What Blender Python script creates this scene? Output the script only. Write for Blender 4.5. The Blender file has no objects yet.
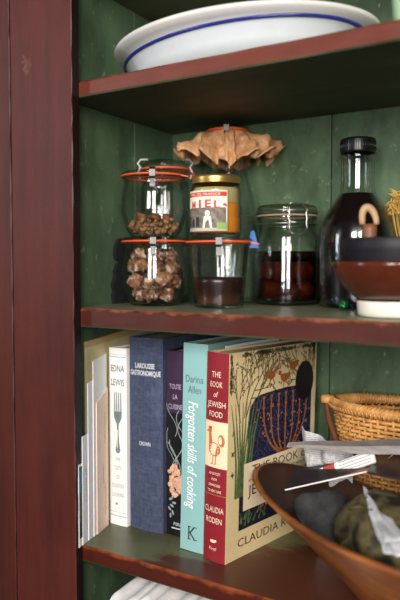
import bpy, bmesh, math, random
from mathutils import Vector, Matrix, Euler, noise

S = bpy.context.scene
C = S.collection
PI = math.pi

# ------------------------------------------------------------------ camera
cd = bpy.data.cameras.new('camera')
cam = bpy.data.objects.new('camera', cd)
C.objects.link(cam)
S.camera = cam
cd.sensor_fit = 'VERTICAL'
cd.sensor_height = 36.0
cd.sensor_width = 24.0
cd.lens = 693.0 / 600.0 * 36.0
cam.location = (0.6761, -0.7312, 0.4021)
cam.rotation_euler = (math.radians(90 - 2.809), 0, math.radians(33))
cd.clip_start = 0.01
cd.dof.use_dof = True
cd.dof.focus_distance = 0.975
cd.dof.aperture_fstop = 2.8

# ------------------------------------------------------------------ light
w = bpy.data.worlds.new('world')
S.world = w
w.use_nodes = True
w.node_tree.nodes['Background'].inputs[0].default_value = (0.75, 0.85, 1.0, 1)
w.node_tree.nodes['Background'].inputs[1].default_value = 0.035


def window_light(name, loc, target, sx, sy, power, col):
    l = bpy.data.lights.new(name, 'AREA')
    l.shape = 'RECTANGLE'
    l.size = sx
    l.size_y = sy
    l.energy = power
    l.color = col
    o = bpy.data.objects.new(name, l)
    C.objects.link(o)
    o.location = loc
    d = Vector(target) - Vector(loc)
    o.rotation_euler = d.to_track_quat('-Z', 'Y').to_euler()
    return o


# two tall window sashes side by side behind the camera, and a dim window further left
window_light('window_daylight', (1.50, -1.85, 0.92), (0.15, 0.1, 0.35), 0.50, 1.2, 43, (1.0, 0.965, 0.92))
window_light('window_daylight', (0.80, -2.15, 0.92), (0.15, 0.1, 0.35), 0.50, 1.2, 43, (1.0, 0.965, 0.92))
window_light('window_daylight', (-1.50, -1.90, 0.95), (0.10, 0.1, 0.40), 0.36, 1.0, 15, (0.85, 0.93, 1.0))

S.view_settings.view_transform = 'Standard'
S.view_settings.look = 'None'
S.view_settings.gamma = 1.0
S.view_settings.use_curve_mapping = False
S.view_settings.exposure = 0.0
S.cycles.max_bounces = 16
S.cycles.transparent_max_bounces = 24
S.cycles.transmission_bounces = 12
S.cycles.use_denoising = True


# ------------------------------------------------------------------ materials
def srgb(r, g, b):
    f = lambda c: (c / 12.92 if c <= 0.04045 else ((c + 0.055) / 1.055) ** 2.4)
    return (f(r / 255), f(g / 255), f(b / 255), 1)


class NT:
    def __init__(s, name):
        s.m = bpy.data.materials.new(name)
        s.m.use_nodes = True
        s.t = s.m.node_tree
        s.b = s.t.nodes['Principled BSDF']
        s.out = s.t.nodes['Material Output']

    def n(s, typ, **kw):
        x = s.t.nodes.new(typ)
        for k, v in kw.items():
            setattr(x, k, v)
        return x

    def l(s, a, b):
        s.t.links.new(a, b)

    def coord(s, scale=(1, 1, 1)):
        tc = s.n('ShaderNodeTexCoord')
        mp = s.n('ShaderNodeMapping')
        mp.inputs['Scale'].default_value = scale
        s.l(tc.outputs['Object'], mp.inputs['Vector'])
        return mp.outputs[0]

    def noise(s, scale, detail=4, rough=0.6, co=None, stretch=(1, 1, 1)):
        x = s.n('ShaderNodeTexNoise')
        x.inputs['Scale'].default_value = scale
        x.inputs['Detail'].default_value = detail
        x.inputs['Roughness'].default_value = rough
        s.l(co or s.coord(stretch), x.inputs['Vector'])
        return x.outputs['Fac']

    def ramp(s, fac, stops):
        r = s.n('ShaderNodeValToRGB')
        el = r.color_ramp.elements
        el[0].position, el[0].color = stops[0][0], stops[0][1]
        el[1].position, el[1].color = stops[-1][0], stops[-1][1]
        for p, c in stops[1:-1]:
            e = el.new(p)
            e.color = c
        s.l(fac, r.inputs[0])
        return r.outputs[0]

    def mix(s, fac, a, b):
        m = s.n('ShaderNodeMix', data_type='RGBA')
        for sock, v in ((m.inputs['Factor'], fac), (m.inputs['A'], a), (m.inputs['B'], b)):
            pass
        ins = [i for i in m.inputs if i.enabled]
        fa = [i for i in m.inputs if i.name == 'Factor' and i.type == 'VALUE'][0]
        A = [i for i in m.inputs if i.name == 'A' and i.type == 'RGBA'][0]
        B = [i for i in m.inputs if i.name == 'B' and i.type == 'RGBA'][0]
        for sock, v in ((fa, fac), (A, a), (B, b)):
            if isinstance(v, (tuple, float, int)):
                sock.default_value = v
            else:
                s.l(v, sock)
        return [o for o in m.outputs if o.type == 'RGBA'][0]

    def math(s, op, a, b=0.0):
        m = s.n('ShaderNodeMath', operation=op)
        for i, v in enumerate((a, b)):
            if isinstance(v, (float, int)):
                m.inputs[i].default_value = v
            else:
                s.l(v, m.inputs[i])
        return m.outputs[0]

    def bump(s, h, strength=0.3, dist=0.002):
        b = s.n('ShaderNodeBump')
        b.inputs['Strength'].default_value = strength
        b.inputs['Distance'].default_value = dist
        s.l(h, b.inputs['Height'])
        s.l(b.outputs[0], s.b.inputs['Normal'])

    def base(s, c):
        if isinstance(c, tuple):
            s.b.inputs['Base Color'].default_value = c
        else:
            s.l(c, s.b.inputs['Base Color'])


def thin_fresnel(n, ior, normal=None):
    g = n.n('ShaderNodeNewGeometry')
    i = n.math('ADD', n.math('MULTIPLY', g.outputs['Backfacing'], 1.0 / ior - ior), ior)
    fr = n.n('ShaderNodeFresnel')
    n.l(i, fr.inputs['IOR'])
    if normal is not None:
        n.l(normal, fr.inputs['Normal'])
    return fr.outputs[0]


def K(c, k):
    return (c[0] * k, c[1] * k, c[2] * k, 1)


def plain(name, col, rough=0.6, metal=0.0, var=0.12, scale=60, bump=0.0, stretch=(1, 1, 1), spec=0.5):
    n = NT(name)
    f = n.noise(scale, 4, 0.6, stretch=stretch)
    n.base(n.ramp(f, [(0.3, K(col, 1 - var)), (0.7, K(col, 1 + var))]))
    n.b.inputs['Roughness'].default_value = rough
    n.b.inputs['Metallic'].default_value = metal
    n.b.inputs['Specular IOR Level'].default_value = spec
    if bump:
        n.bump(f, bump, 0.001)
    return n.m


def painted(name, col, dark, wear, stretch, wear_amt=0.70, rough=0.5):
    """old brush-painted board: streaks along the grain, small chips"""
    n = NT(name)
    st = n.noise(14, 6, 0.65, stretch=stretch)
    c1 = n.ramp(st, [(0.30, dark), (0.62, col), (0.8, K(col, 1.2))])
    big = n.noise(5, 3, 0.6)
    c2 = n.mix(n.ramp(big, [(0.35, (0, 0, 0, 1)), (0.7, (0.6, 0.6, 0.6, 1))]), c1, K(col, 1.25))
    ch = n.noise(55, 6, 0.75, stretch=tuple(0.5 + 0.5 * q for q in stretch))
    msk = n.ramp(ch, [(wear_amt, (0, 0, 0, 1)), (wear_amt + 0.05, (0.7, 0.7, 0.7, 1))])
    n.base(n.mix(msk, c2, wear))
    n.b.inputs['Roughness'].default_value = rough
    n.b.inputs['Specular IOR Level'].default_value = 0.35
    n.bump(n.math('ADD', st, ch), 0.3, 0.0018)
    return n.m


def shelf_edge(name, col, wear, amount):
    """red-painted front edge whose upper arris is rubbed down to the wood (object z = 0 is the shelf top)"""
    n = NT(name)
    st = n.noise(16, 6, 0.65, stretch=(0.35, 1, 2))
    c1 = n.ramp(st, [(0.3, K(col, 0.7)), (0.6, col), (0.85, K(col, 1.3))])
    tc = n.n('ShaderNodeTexCoord')
    sp = n.n('ShaderNodeSeparateXYZ')
    n.l(tc.outputs['Object'], sp.inputs[0])
    nz = n.noise(38, 5, 0.7, stretch=(0.6, 1, 1))
    h = n.math('ADD', sp.outputs['Z'], n.math('MULTIPLY', n.math('SUBTRACT', nz, 0.5), 0.022))
    msk = n.ramp(n.math('MULTIPLY', n.math('ADD', h, 0.03), 30.0), [(0.90 - amount, (0, 0, 0, 1)), (1.02 - amount * 0.6, (1, 1, 1, 1))])
    n.base(n.mix(msk, c1, wear))
    n.b.inputs['Roughness'].default_value = 0.45
    n.b.inputs['Specular IOR Level'].default_value = 0.3
    n.bump(st, 0.25, 0.0015)
    return n.m


def shelf_top(name, col, worn, x0, amt):
    """green shelf paint rubbed through to brown wood towards the right"""
    n = NT(name)
    st = n.noise(11, 6, 0.7, stretch=(0.6, 2.2, 1))
    tc = n.n('ShaderNodeTexCoord')
    sp = n.n('ShaderNodeSeparateXYZ')
    n.l(tc.outputs['Object'], sp.inputs[0])
    k = n.math('ADD', n.math('MULTIPLY', n.math('SUBTRACT', n.math('SUBTRACT', sp.outputs['X'], n.math('MULTIPLY', sp.outputs['Y'], 1.2)), x0), amt), st)
    c = n.ramp(k, [(0.30, K(col, 0.75)), (0.50, col), (0.62, K(col, 1.1)), (0.72, worn)])
    sc = n.noise(70, 5, 0.7, stretch=(0.5, 2, 1))
    n.base(n.mix(n.ramp(sc, [(0.62, (0, 0, 0, 1)), (0.7, (0.6, 0.6, 0.6, 1))]), c, K(worn, 1.3)))
    n.b.inputs['Roughness'].default_value = 0.38
    n.bump(st, 0.2, 0.001)
    return n.m


def glass(name, tint=(0.93, 0.97, 0.94), edge=(0.25, 0.36, 0.28), wave=0.25):
    """clear jar glass: light passes, panes and sky reflect, thick grazing edges go green"""
    n = NT(name)
    lw = n.n('ShaderNodeLayerWeight')
    lw.inputs[0].default_value = 0.28
    nz = n.noise(22, 3, 0.5)
    bp = n.n('ShaderNodeBump')
    bp.inputs['Strength'].default_value = wave
    bp.inputs['Distance'].default_value = 0.003
    n.l(nz, bp.inputs['Height'])
    tr = n.n('ShaderNodeBsdfTransparent')
    n.l(n.ramp(lw.outputs['Facing'], [(0.30, tint + (1,)), (0.85, edge + (1,))]), tr.inputs[0])
    gl = n.n('ShaderNodeBsdfGlossy')
    gl.inputs['Roughness'].default_value = 0.06
    n.l(bp.outputs[0], gl.inputs['Normal'])
    mx = n.n('ShaderNodeMixShader')
    n.l(thin_fresnel(n, 1.5, bp.outputs[0]), mx.inputs[0])
    n.l(tr.outputs[0], mx.inputs[1])
    n.l(gl.outputs[0], mx.inputs[2])
    n.l(mx.outputs[0], n.out.inputs[0])
    return n.m


def liquid(name, tint):
    n = NT(name)
    tr = n.n('ShaderNodeBsdfTransparent')
    tr.inputs[0].default_value = tint
    gl = n.n('ShaderNodeBsdfGlossy')
    gl.inputs['Roughness'].default_value = 0.05
    mx = n.n('ShaderNodeMixShader')
    n.l(thin_fresnel(n, 1.34), mx.inputs[0])
    n.l(tr.outputs[0], mx.inputs[1])
    n.l(gl.outputs[0], mx.inputs[2])
    n.l(mx.outputs[0], n.out.inputs[0])
    return n.m


M = {}
RED = srgb(118, 58, 52)
M['stile'] = painted('stile_paint', srgb(82, 34, 26), srgb(56, 23, 18), srgb(122, 66, 48), (2.0, 2.0, 0.22), 0.73)
M['stile_dark'] = painted('stile_board_paint', srgb(80, 34, 26), srgb(52, 21, 17), srgb(122, 66, 46), (2.6, 2.0, 0.15), 0.73)
GREEN = srgb(88, 124, 88)
M['stile_edge'] = painted('dark_side_face', srgb(40, 18, 16), srgb(24, 12, 12), srgb(110, 50, 40), (2, 2, 0.3), 0.73)  # darker tone on the right side face of each upright board
M['green'] = painted('green_paint', srgb(86, 108, 80), srgb(48, 64, 44), srgb(146, 156, 126), (1.3, 1.3, 0.6), 0.60, 0.5)
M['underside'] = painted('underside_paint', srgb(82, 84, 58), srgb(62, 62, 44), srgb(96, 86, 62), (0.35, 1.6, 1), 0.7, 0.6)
M['edge_top'] = shelf_edge('upper_edge_paint', srgb(108, 52, 40), srgb(144, 84, 62), 0.05)
M['edge_mid'] = shelf_edge('middle_edge_paint', srgb(78, 35, 26), srgb(156, 90, 58), 0.12)
M['edge_low'] = shelf_edge('lower_edge_paint', srgb(76, 30, 19), srgb(150, 72, 34), 0.15)
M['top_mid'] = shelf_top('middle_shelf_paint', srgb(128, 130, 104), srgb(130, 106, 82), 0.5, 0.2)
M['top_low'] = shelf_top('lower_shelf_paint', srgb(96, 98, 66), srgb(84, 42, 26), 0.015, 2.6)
M['glass'] = glass('jar_glass', (0.98, 0.985, 0.98), (0.24, 0.31, 0.25))
M['glass_thick'] = glass('bottle_glass', (0.97, 0.98, 0.97), (0.40, 0.46, 0.42), 0.45)
M['lid_glass'] = glass('smoky_lid_glass', (0.80, 0.78, 0.73), (0.26, 0.25, 0.22), 0.5)
M['rubber'] = plain('orange_rubber', srgb(226, 92, 48), 0.5)
M['rubber_red'] = plain('red_rubber', srgb(205, 58, 44), 0.5)
M['steel'] = plain('clip_steel', srgb(104, 102, 100), 0.5, 1.0, 0.05)
M['wire'] = plain('bail_wire', srgb(200, 198, 192), 0.3, 1.0, 0.05)
M['wire_white'] = plain('coated_wire', srgb(225, 222, 210), 0.4, 0.0, 0.05)
M['brass'] = plain('gold_lid', srgb(206, 168, 96), 0.32, 0.85, 0.08)
M['paper_white'] = plain('white_paper', srgb(244, 241, 237), 0.8, 0, 0.03)
M['paper_lilac'] = plain('cool_white_paper', srgb(242, 239, 243), 0.8, 0, 0.03)
M['page'] = plain('page_block', srgb(222, 206, 176), 0.9, 0, 0.1, 30, 0.2, (60, 1, 0.2))
M['peach'] = plain('peach_paper', srgb(246, 218, 196), 0.8, 0, 0.06, 20)
M['tan'] = plain('tan_board', srgb(186, 152, 104), 0.6, 0, 0.15, 20, 0.1, (1, 0.2, 4))
M['khaki'] = plain('khaki_card', srgb(190, 178, 134), 0.7, 0, 0.08, 30)
M['ink_grey'] = plain('grey_ink', srgb(150, 146, 140), 0.8)
M['ink_dark'] = plain('dark_ink', srgb(44, 48, 52), 0.7)
M['ink_brown'] = plain('brown_ink', srgb(80, 44, 26), 0.7)
M['ink_teal'] = plain('teal_ink', srgb(90, 128, 138), 0.7)
M['ink_slate'] = plain('slate_ink', srgb(84, 112, 116), 0.7)
M['fork'] = plain('fork_ink', srgb(112, 132, 134), 0.6, 0, 0.3, 30)
M['pale_blue'] = plain('pale_blue_ink', srgb(150, 186, 198), 0.7)
n = NT('navy_cloth')
f1 = n.noise(260, 3, 0.6, stretch=(1, 1, 0.25))
f2 = n.noise(260, 3, 0.6, stretch=(0.25, 1, 1))
f3 = n.noise(12, 4, 0.7)
cc = n.ramp(n.math('MULTIPLY', n.math('ADD', f1, f2), 0.5), [(0.3, srgb(40, 46, 72)), (0.7, srgb(78, 88, 114))])
n.base(n.mix(n.ramp(f3, [(0.55, (0, 0, 0, 1)), (0.8, (0.55, 0.55, 0.55, 1))]), cc, srgb(112, 122, 148)))
n.b.inputs['Roughness'].default_value = 0.75
n.bump(n.math('ADD', f1, f2), 0.4, 0.0008)
M['navy'] = n.m
M['silver_foil'] = plain('silver_lettering', srgb(226, 228, 232), 0.5, 0.2)
M['plum'] = plain('plum_jacket', srgb(62, 42, 66), 0.4, 0, 0.2, 12)
M['black_jacket'] = plain('black_jacket', srgb(24, 20, 24), 0.35, 0, 0.2, 30)
M['lilac_ink'] = plain('lilac_ink', srgb(196, 178, 204), 0.6)
M['art_pink'] = plain('pink_flower_print', srgb(222, 168, 140), 0.6, 0, 0.35, 160)
M['art_line'] = plain('pale_line_print', srgb(150, 160, 156), 0.6)
M['teal'] = plain('teal_jacket', srgb(140, 184, 182), 0.5, 0, 0.05, 14)
M['burgundy'] = plain('burgundy_jacket', srgb(140, 34, 44), 0.38, 0, 0.08, 20)
M['cream'] = plain('cream_jacket', srgb(232, 208, 156), 0.45, 0, 0.06, 18)
M['cream_pale'] = plain('pale_cream_print', srgb(240, 220, 182), 0.5, 0, 0.05, 30)
M['cream_ink'] = plain('cream_ink', srgb(242, 226, 196), 0.6)
M['rust_ink'] = plain('rust_print', srgb(196, 112, 62), 0.6, 0, 0.3, 300)
M['gold_line'] = plain('ochre_print', srgb(156, 92, 46), 0.6, 0, 0.3, 300)
n = NT('blue_mosaic_print')
v = n.n('ShaderNodeTexVoronoi')
v.inputs['Scale'].default_value = 260
n.l(n.coord(), v.inputs['Vector'])
n.base(n.ramp(v.outputs['Distance'], [(0.1, srgb(84, 92, 128)), (0.35, srgb(38, 40, 72)), (0.8, srgb(24, 24, 40))]))
n.b.inputs['Roughness'].default_value = 0.45
M['mosaic'] = n.m
M['deep_blue'] = plain('deep_blue_print', srgb(28, 32, 46), 0.45, 0, 0.4, 120)
M['leaf_green'] = plain('leaf_print', srgb(92, 112, 66), 0.5, 0, 0.4, 160)
M['bark_print'] = plain('branch_print', srgb(112, 96, 66), 0.5, 0, 0.2, 160)
M['seal'] = plain('dark_seal_print', srgb(30, 22, 26), 0.4)
M['label_white'] = plain('label_paper', srgb(238, 232, 214), 0.6, 0, 0.04)
M['label_red'] = plain('label_red', srgb(206, 62, 46), 0.6)
M['label_grey'] = plain('label_picture', srgb(120, 108, 96), 0.6, 0, 0.55, 130)
M['label_green'] = plain('label_green', srgb(140, 176, 92), 0.6)
M['blue_tag'] = plain('blue_tag', srgb(30, 110, 190), 0.5)
n = NT('honey')
n.base(srgb(222, 140, 34))
n.b.inputs['Roughness'].default_value = 0.35
n.b.inputs['Subsurface Weight'].default_value = 0.4
n.b.inputs['Subsurface Radius'].default_value = (0.02, 0.01, 0.003)
M['honey'] = n.m
M['honey_pale'] = plain('pale_honey_film', srgb(186, 170, 112), 0.5, 0, 0.1, 60)
n = NT('dark_syrup')
tc = n.n('ShaderNodeTexCoord')
sp = n.n('ShaderNodeSeparateXYZ')
n.l(tc.outputs['Object'], sp.inputs[0])
zz = n.math('ADD', n.math('MULTIPLY', sp.outputs['Z'], 22.0), n.math('MULTIPLY', n.noise(60, 4), 0.35))
n.base(n.ramp(zz, [(0.1, srgb(92, 52, 34)), (0.45, srgb(62, 32, 20)), (0.75, srgb(36, 16, 11))]))
n.b.inputs['Roughness'].default_value = 0.3
M['syrup'] = n.m
M['red_liquor'] = liquid('red_brown_liquor', (0.38, 0.23, 0.15, 1))
M['black_liquor'] = plain('near_black_liquor', srgb(22, 12, 14), 0.2, 0, 0.1)
M['plum_skin'] = plain('plum_skin', srgb(126, 70, 42), 0.45, 0, 0.35, 60)
n = NT('sugared_chunk')
a1 = n.noise(90, 6, 0.75)
a2 = n.noise(35, 4, 0.6)
cb = n.ramp(a2, [(0.35, srgb(66, 34, 20)), (0.52, srgb(128, 80, 48)), (0.7, srgb(176, 130, 92))])
n.base(n.mix(n.ramp(a1, [(0.52, (0, 0, 0, 1)), (0.62, (0.85, 0.85, 0.85, 1))]), cb, srgb(226, 208, 194)))
n.b.inputs['Roughness'].default_value = 0.7
n.bump(a1, 0.8, 0.004)
M['chunk'] = n.m
M['crumb'] = plain('dried_crumb', srgb(146, 108, 70), 0.8, 0, 0.65, 110, 0.5)
n = NT('waxed_paper')
f = n.noise(30, 5, 0.65)
n.base(n.ramp(f, [(0.3, srgb(186, 128, 84)), (0.55, srgb(216, 164, 116)), (0.8, srgb(242, 208, 166))]))
n.b.inputs['Roughness'].default_value = 0.26
n.b.inputs['Transmission Weight'].default_value = 0.0
n.bump(n.noise(60, 5, 0.65), 0.9, 0.005)
M['wax'] = n.m
M['cap_black'] = plain('black_cap', srgb(22, 20, 22), 0.3, 0, 0.1)
M['wavy_black'] = plain('dull_black', srgb(7, 6, 7), 0.9, 0, 0.2)  # dull black of the wavy-edged shape by the left wall
M['enamel'] = plain('white_enamel', srgb(226, 230, 234), 0.16, 0, 0.02)
M['porcelain'] = plain('cream_porcelain', srgb(226, 222, 216), 0.18, 0, 0.02)
M['rim_blue'] = plain('cobalt_rim', srgb(40, 48, 130), 0.25)
M['white_dish'] = plain('white_dish', srgb(226, 220, 206), 0.3, 0, 0.04)
M['terracotta'] = plain('brown_glaze', srgb(82, 36, 22), 0.16, 0, 0.15, 30)
M['dark_bowl'] = plain('dark_glaze', srgb(26, 24, 29), 0.5, 0, 0.12, spec=0.3)
M['wood_pale'] = plain('pale_wood', srgb(188, 152, 116), 0.6, 0, 0.1, 40, 0.1, (1, 1, 0.2))
M['wood_brown'] = plain('brown_wood', srgb(124, 78, 50), 0.5, 0, 0.2, 40, 0.1, (1, 1, 0.2))
M['straw'] = plain('dried_straw', srgb(206, 164, 84), 0.8, 0, 0.25, 80)
M['foil_g'] = plain('green_foil', srgb(40, 120, 70), 0.25, 0.6, 0.3)
M['foil_b'] = plain('blue_foil', srgb(50, 110, 160), 0.25, 0.6, 0.3)
n = NT('wicker')
f = n.noise(45, 4, 0.6)
n.base(n.ramp(f, [(0.3, srgb(160, 104, 50)), (0.55, srgb(204, 148, 82)), (0.75, srgb(226, 178, 112))]))
n.b.inputs['Roughness'].default_value = 0.5
M['wicker'] = n.m
M['handle'] = plain('dark_bent_wood', srgb(104, 58, 32), 0.45, 0, 0.2, 40)
n = NT('bowl_wood')
g1 = n.noise(7, 6, 0.7, stretch=(0.7, 5, 3))
g2 = n.noise(40, 5, 0.7, stretch=(0.4, 3, 2))
cb = n.ramp(g1, [(0.3, srgb(92, 46, 18)), (0.5, srgb(140, 78, 34)), (0.7, srgb(176, 106, 50))])
n.base(n.mix(n.ramp(g2, [(0.55, (0, 0, 0, 1)), (0.75, (0.5, 0.5, 0.5, 1))]), cb, srgb(96, 52, 28)))
n.b.inputs['Roughness'].default_value = 0.42
n.bump(g2, 0.25, 0.001)
M['bowl_wood'] = n.m
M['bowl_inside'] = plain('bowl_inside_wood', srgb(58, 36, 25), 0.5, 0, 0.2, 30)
M['camo'] = None
n = NT('patterned_pouch')
f = n.noise(28, 3, 0.5, stretch=(1, 1.8, 1))
n.base(n.ramp(f, [(0.38, srgb(30, 28, 22)), (0.46, srgb(70, 62, 38)), (0.56, srgb(98, 86, 54)), (0.66, srgb(46, 44, 34)), (0.8, srgb(150, 132, 90))]))
n.b.inputs['Roughness'].default_value = 0.55
M['camo'] = n.m
M['felt'] = plain('charcoal_felt', srgb(48, 46, 47), 0.9, 0, 0.5, 60, 0.6)
n = NT('clear_plastic')
tr = n.n('ShaderNodeBsdfTransparent')
tr.inputs[0].default_value = (0.92, 0.93, 0.95, 1)
df = n.n('ShaderNodeBsdfPrincipled')
df.inputs['Base Color'].default_value = srgb(226, 226, 228)
df.inputs['Roughness'].default_value = 0.3
mx = n.n('ShaderNodeMixShader')
n.l(n.ramp(n.noise(30, 4), [(0.35, (0.45, 0.45, 0.45, 1)), (0.65, (0.95, 0.95, 0.95, 1))]), mx.inputs[0])
n.l(tr.outputs[0], mx.inputs[1])
n.l(df.outputs[0], mx.inputs[2])
n.l(mx.outputs[0], n.out.inputs[0])
M['plastic'] = n.m
M['mag_dark'] = plain('dark_magazine', srgb(46, 40, 42), 0.3, 0, 0.3, 20)
M['mag_red'] = plain('red_print', srgb(176, 58, 44), 0.4, 0, 0.15, 20)
n = NT('newsprint')
wv = n.n('ShaderNodeTexWave', bands_direction='Z')
wv.inputs['Scale'].default_value = 110
wv.inputs['Distortion'].default_value = 1.0
n.l(n.coord(), wv.inputs['Vector'])
nz = n.noise(160, 3, 0.7)
mk = n.math('MULTIPLY', wv.outputs['Fac'], n.ramp(nz, [(0.42, (0, 0, 0, 1)), (0.5, (1, 1, 1, 1))]))
n.base(n.mix(mk, srgb(206, 202, 202), srgb(160, 158, 162)))
n.b.inputs['Roughness'].default_value = 0.8
M['news'] = n.m
M['linen'] = plain('white_linen', srgb(226, 222, 220), 0.9, 0, 0.04, 200, 0.2)


# ------------------------------------------------------------------ mesh builder
class MB:
    def __init__(s):
        s.v, s.f, s.m, s.sm = [], [], [], []

    def add(s, vs, fs, mi=0, smooth=False):
        o = len(s.v)
        s.v += [tuple(p) for p in vs]
        for f in fs:
            s.f.append([i + o for i in f])
            s.m.append(mi)
            s.sm.append(smooth)

    def box(s, a, b, mi=0):
        x0, y0, z0 = a
        x1, y1, z1 = b
        s.add([(x0, y0, z0), (x1, y0, z0), (x1, y1, z0), (x0, y1, z0), (x0, y0, z1), (x1, y0, z1), (x1, y1, z1), (x0, y1, z1)],
              [(0, 3, 2, 1), (4, 5, 6, 7), (0, 1, 5, 4), (1, 2, 6, 5), (2, 3, 7, 6), (3, 0, 4, 7)], mi)

    def prism(s, poly, z0, z1, mi=0, smooth=False):
        n_ = len(poly)
        a = [(p[0], p[1], z0) for p in poly] + [(p[0], p[1], z1) for p in poly]
        s.add(a, [tuple(range(n_ - 1, -1, -1)), tuple(range(n_, 2 * n_))], mi)
        s.add(a, [(i, (i + 1) % n_, n_ + (i + 1) % n_, n_ + i) for i in range(n_)], mi, smooth)

    def lathe(s, prof, c=(0, 0, 0), seg=48, mi=0, close=False, sx=1, sy=1, smooth=True):
        k = len(prof)
        vs = []
        for r, z in prof:
            for j in range(seg):
                t = 2 * PI * j / seg
                vs.append((c[0] + sx * r * math.cos(t), c[1] + sy * r * math.sin(t), c[2] + z))
        fs = []
        rng = range(k) if close else range(k - 1)
        for i in rng:
            i2 = (i + 1) % k
            for j in range(seg):
                j2 = (j + 1) % seg
                fs.append((i * seg + j, i * seg + j2, i2 * seg + j2, i2 * seg + j))
        if not close:
            if prof[0][0] > 1e-6:
                fs.append(tuple(range(seg - 1, -1, -1)))
            if prof[-1][0] > 1e-6:
                fs.append(tuple((k - 1) * seg + j for j in range(seg)))
        s.add(vs, fs, mi, smooth)

    def tube(s, pts, r, seg=8, mi=0, close=False, smooth=True):
        pts = [Vector(p) for p in pts]
        n_ = len(pts)
        rs = r if isinstance(r, (list, tuple)) else [r] * n_
        up = None
        vs = []
        for i, p in enumerate(pts):
            if close:
                d = pts[(i + 1) % n_] - pts[i - 1]
            else:
                d = pts[min(i + 1, n_ - 1)] - pts[max(i - 1, 0)]
            if d.length < 1e-9:
                d = Vector((0, 0, 1))
            d.normalize()
            if up is None:
                up = d.orthogonal().normalized()
            up = (up - d * up.dot(d))
            if up.length < 1e-6:
                up = d.orthogonal()
            up.normalize()
            sd = d.cross(up)
            for j in range(seg):
                t = 2 * PI * j / seg
                vs.append(p + (up * math.cos(t) + sd * math.sin(t)) * rs[i])
        fs = []
        for i in range(n_ if close else n_ - 1):
            i2 = (i + 1) % n_
            for j in range(seg):
                j2 = (j + 1) % seg
                fs.append((i * seg + j, i * seg + j2, i2 * seg + j2, i2 * seg + j))
        if not close:
            fs.append(tuple(range(seg - 1, -1, -1)))
            fs.append(tuple((n_ - 1) * seg + j for j in range(seg)))
        s.add(vs, fs, mi, smooth)

    def grid(s, fn, nu, nv, mi=0, smooth=True, closeu=False):
        vs = [fn(i / (nu if closeu else nu - 1), j / (nv - 1)) for j in range(nv) for i in range(nu)]
        fs = []
        for j in range(nv - 1):
            for i in range(nu if closeu else nu - 1):
                i2 = (i + 1) % nu
                fs.append((j * nu + i, j * nu + i2, (j + 1) * nu + i2, (j + 1) * nu + i))
        s.add(vs, fs, mi, smooth)

    def build(s, name, mats, parent=None, loc=(0, 0, 0), bevel=0, solid=0, recalc=True, subsurf=0):
        me = bpy.data.meshes.new(name)
        me.from_pydata(s.v, [], s.f)
        if not isinstance(mats, (list, tuple)):
            mats = [mats]
        for m_ in mats:
            me.materials.append(m_)
        for p, mi, sm in zip(me.polygons, s.m, s.sm):
            p.material_index = mi
            p.use_smooth = sm
        if recalc:
            b = bmesh.new()
            b.from_mesh(me)
            bmesh.ops.recalc_face_normals(b, faces=b.faces)
            b.to_mesh(me)
            b.free()
        me.update()
        o = bpy.data.objects.new(name, me)
        C.objects.link(o)
        o.location = loc
        if parent:
            o.parent = parent
        if solid:
            md = o.modifiers.new('solid', 'SOLIDIFY')
            md.thickness = solid
            md.offset = 0
        if subsurf:
            md = o.modifiers.new('sub', 'SUBSURF')
            md.levels = subsurf
            md.render_levels = subsurf
        if bevel:
            md = o.modifiers.new('bev', 'BEVEL')
            md.width = bevel
            md.segments = 2
            md.limit_method = 'ANGLE'
            md.angle_limit = math.radians(40)
        return o


def tag(o, label, cat, group=None, kind=None):
    o['label'] = label
    o['category'] = cat
    if group:
        o['group'] = group
    if kind:
        o['kind'] = kind
    return o


def thing(name, loc, label, cat, group=None, rot=(0, 0, 0)):
    o = bpy.data.objects.new(name, None)
    C.objects.link(o)
    o.empty_display_size = 0.02
    o.location = loc
    o.rotation_euler = rot
    return tag(o, label, cat, group)


def copy_tree(o, parent=None):
    c = o.copy()
    C.objects.link(c)
    if parent:
        c.parent = parent
    for ch in list(o.children):
        copy_tree(ch, c)
    return c


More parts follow.
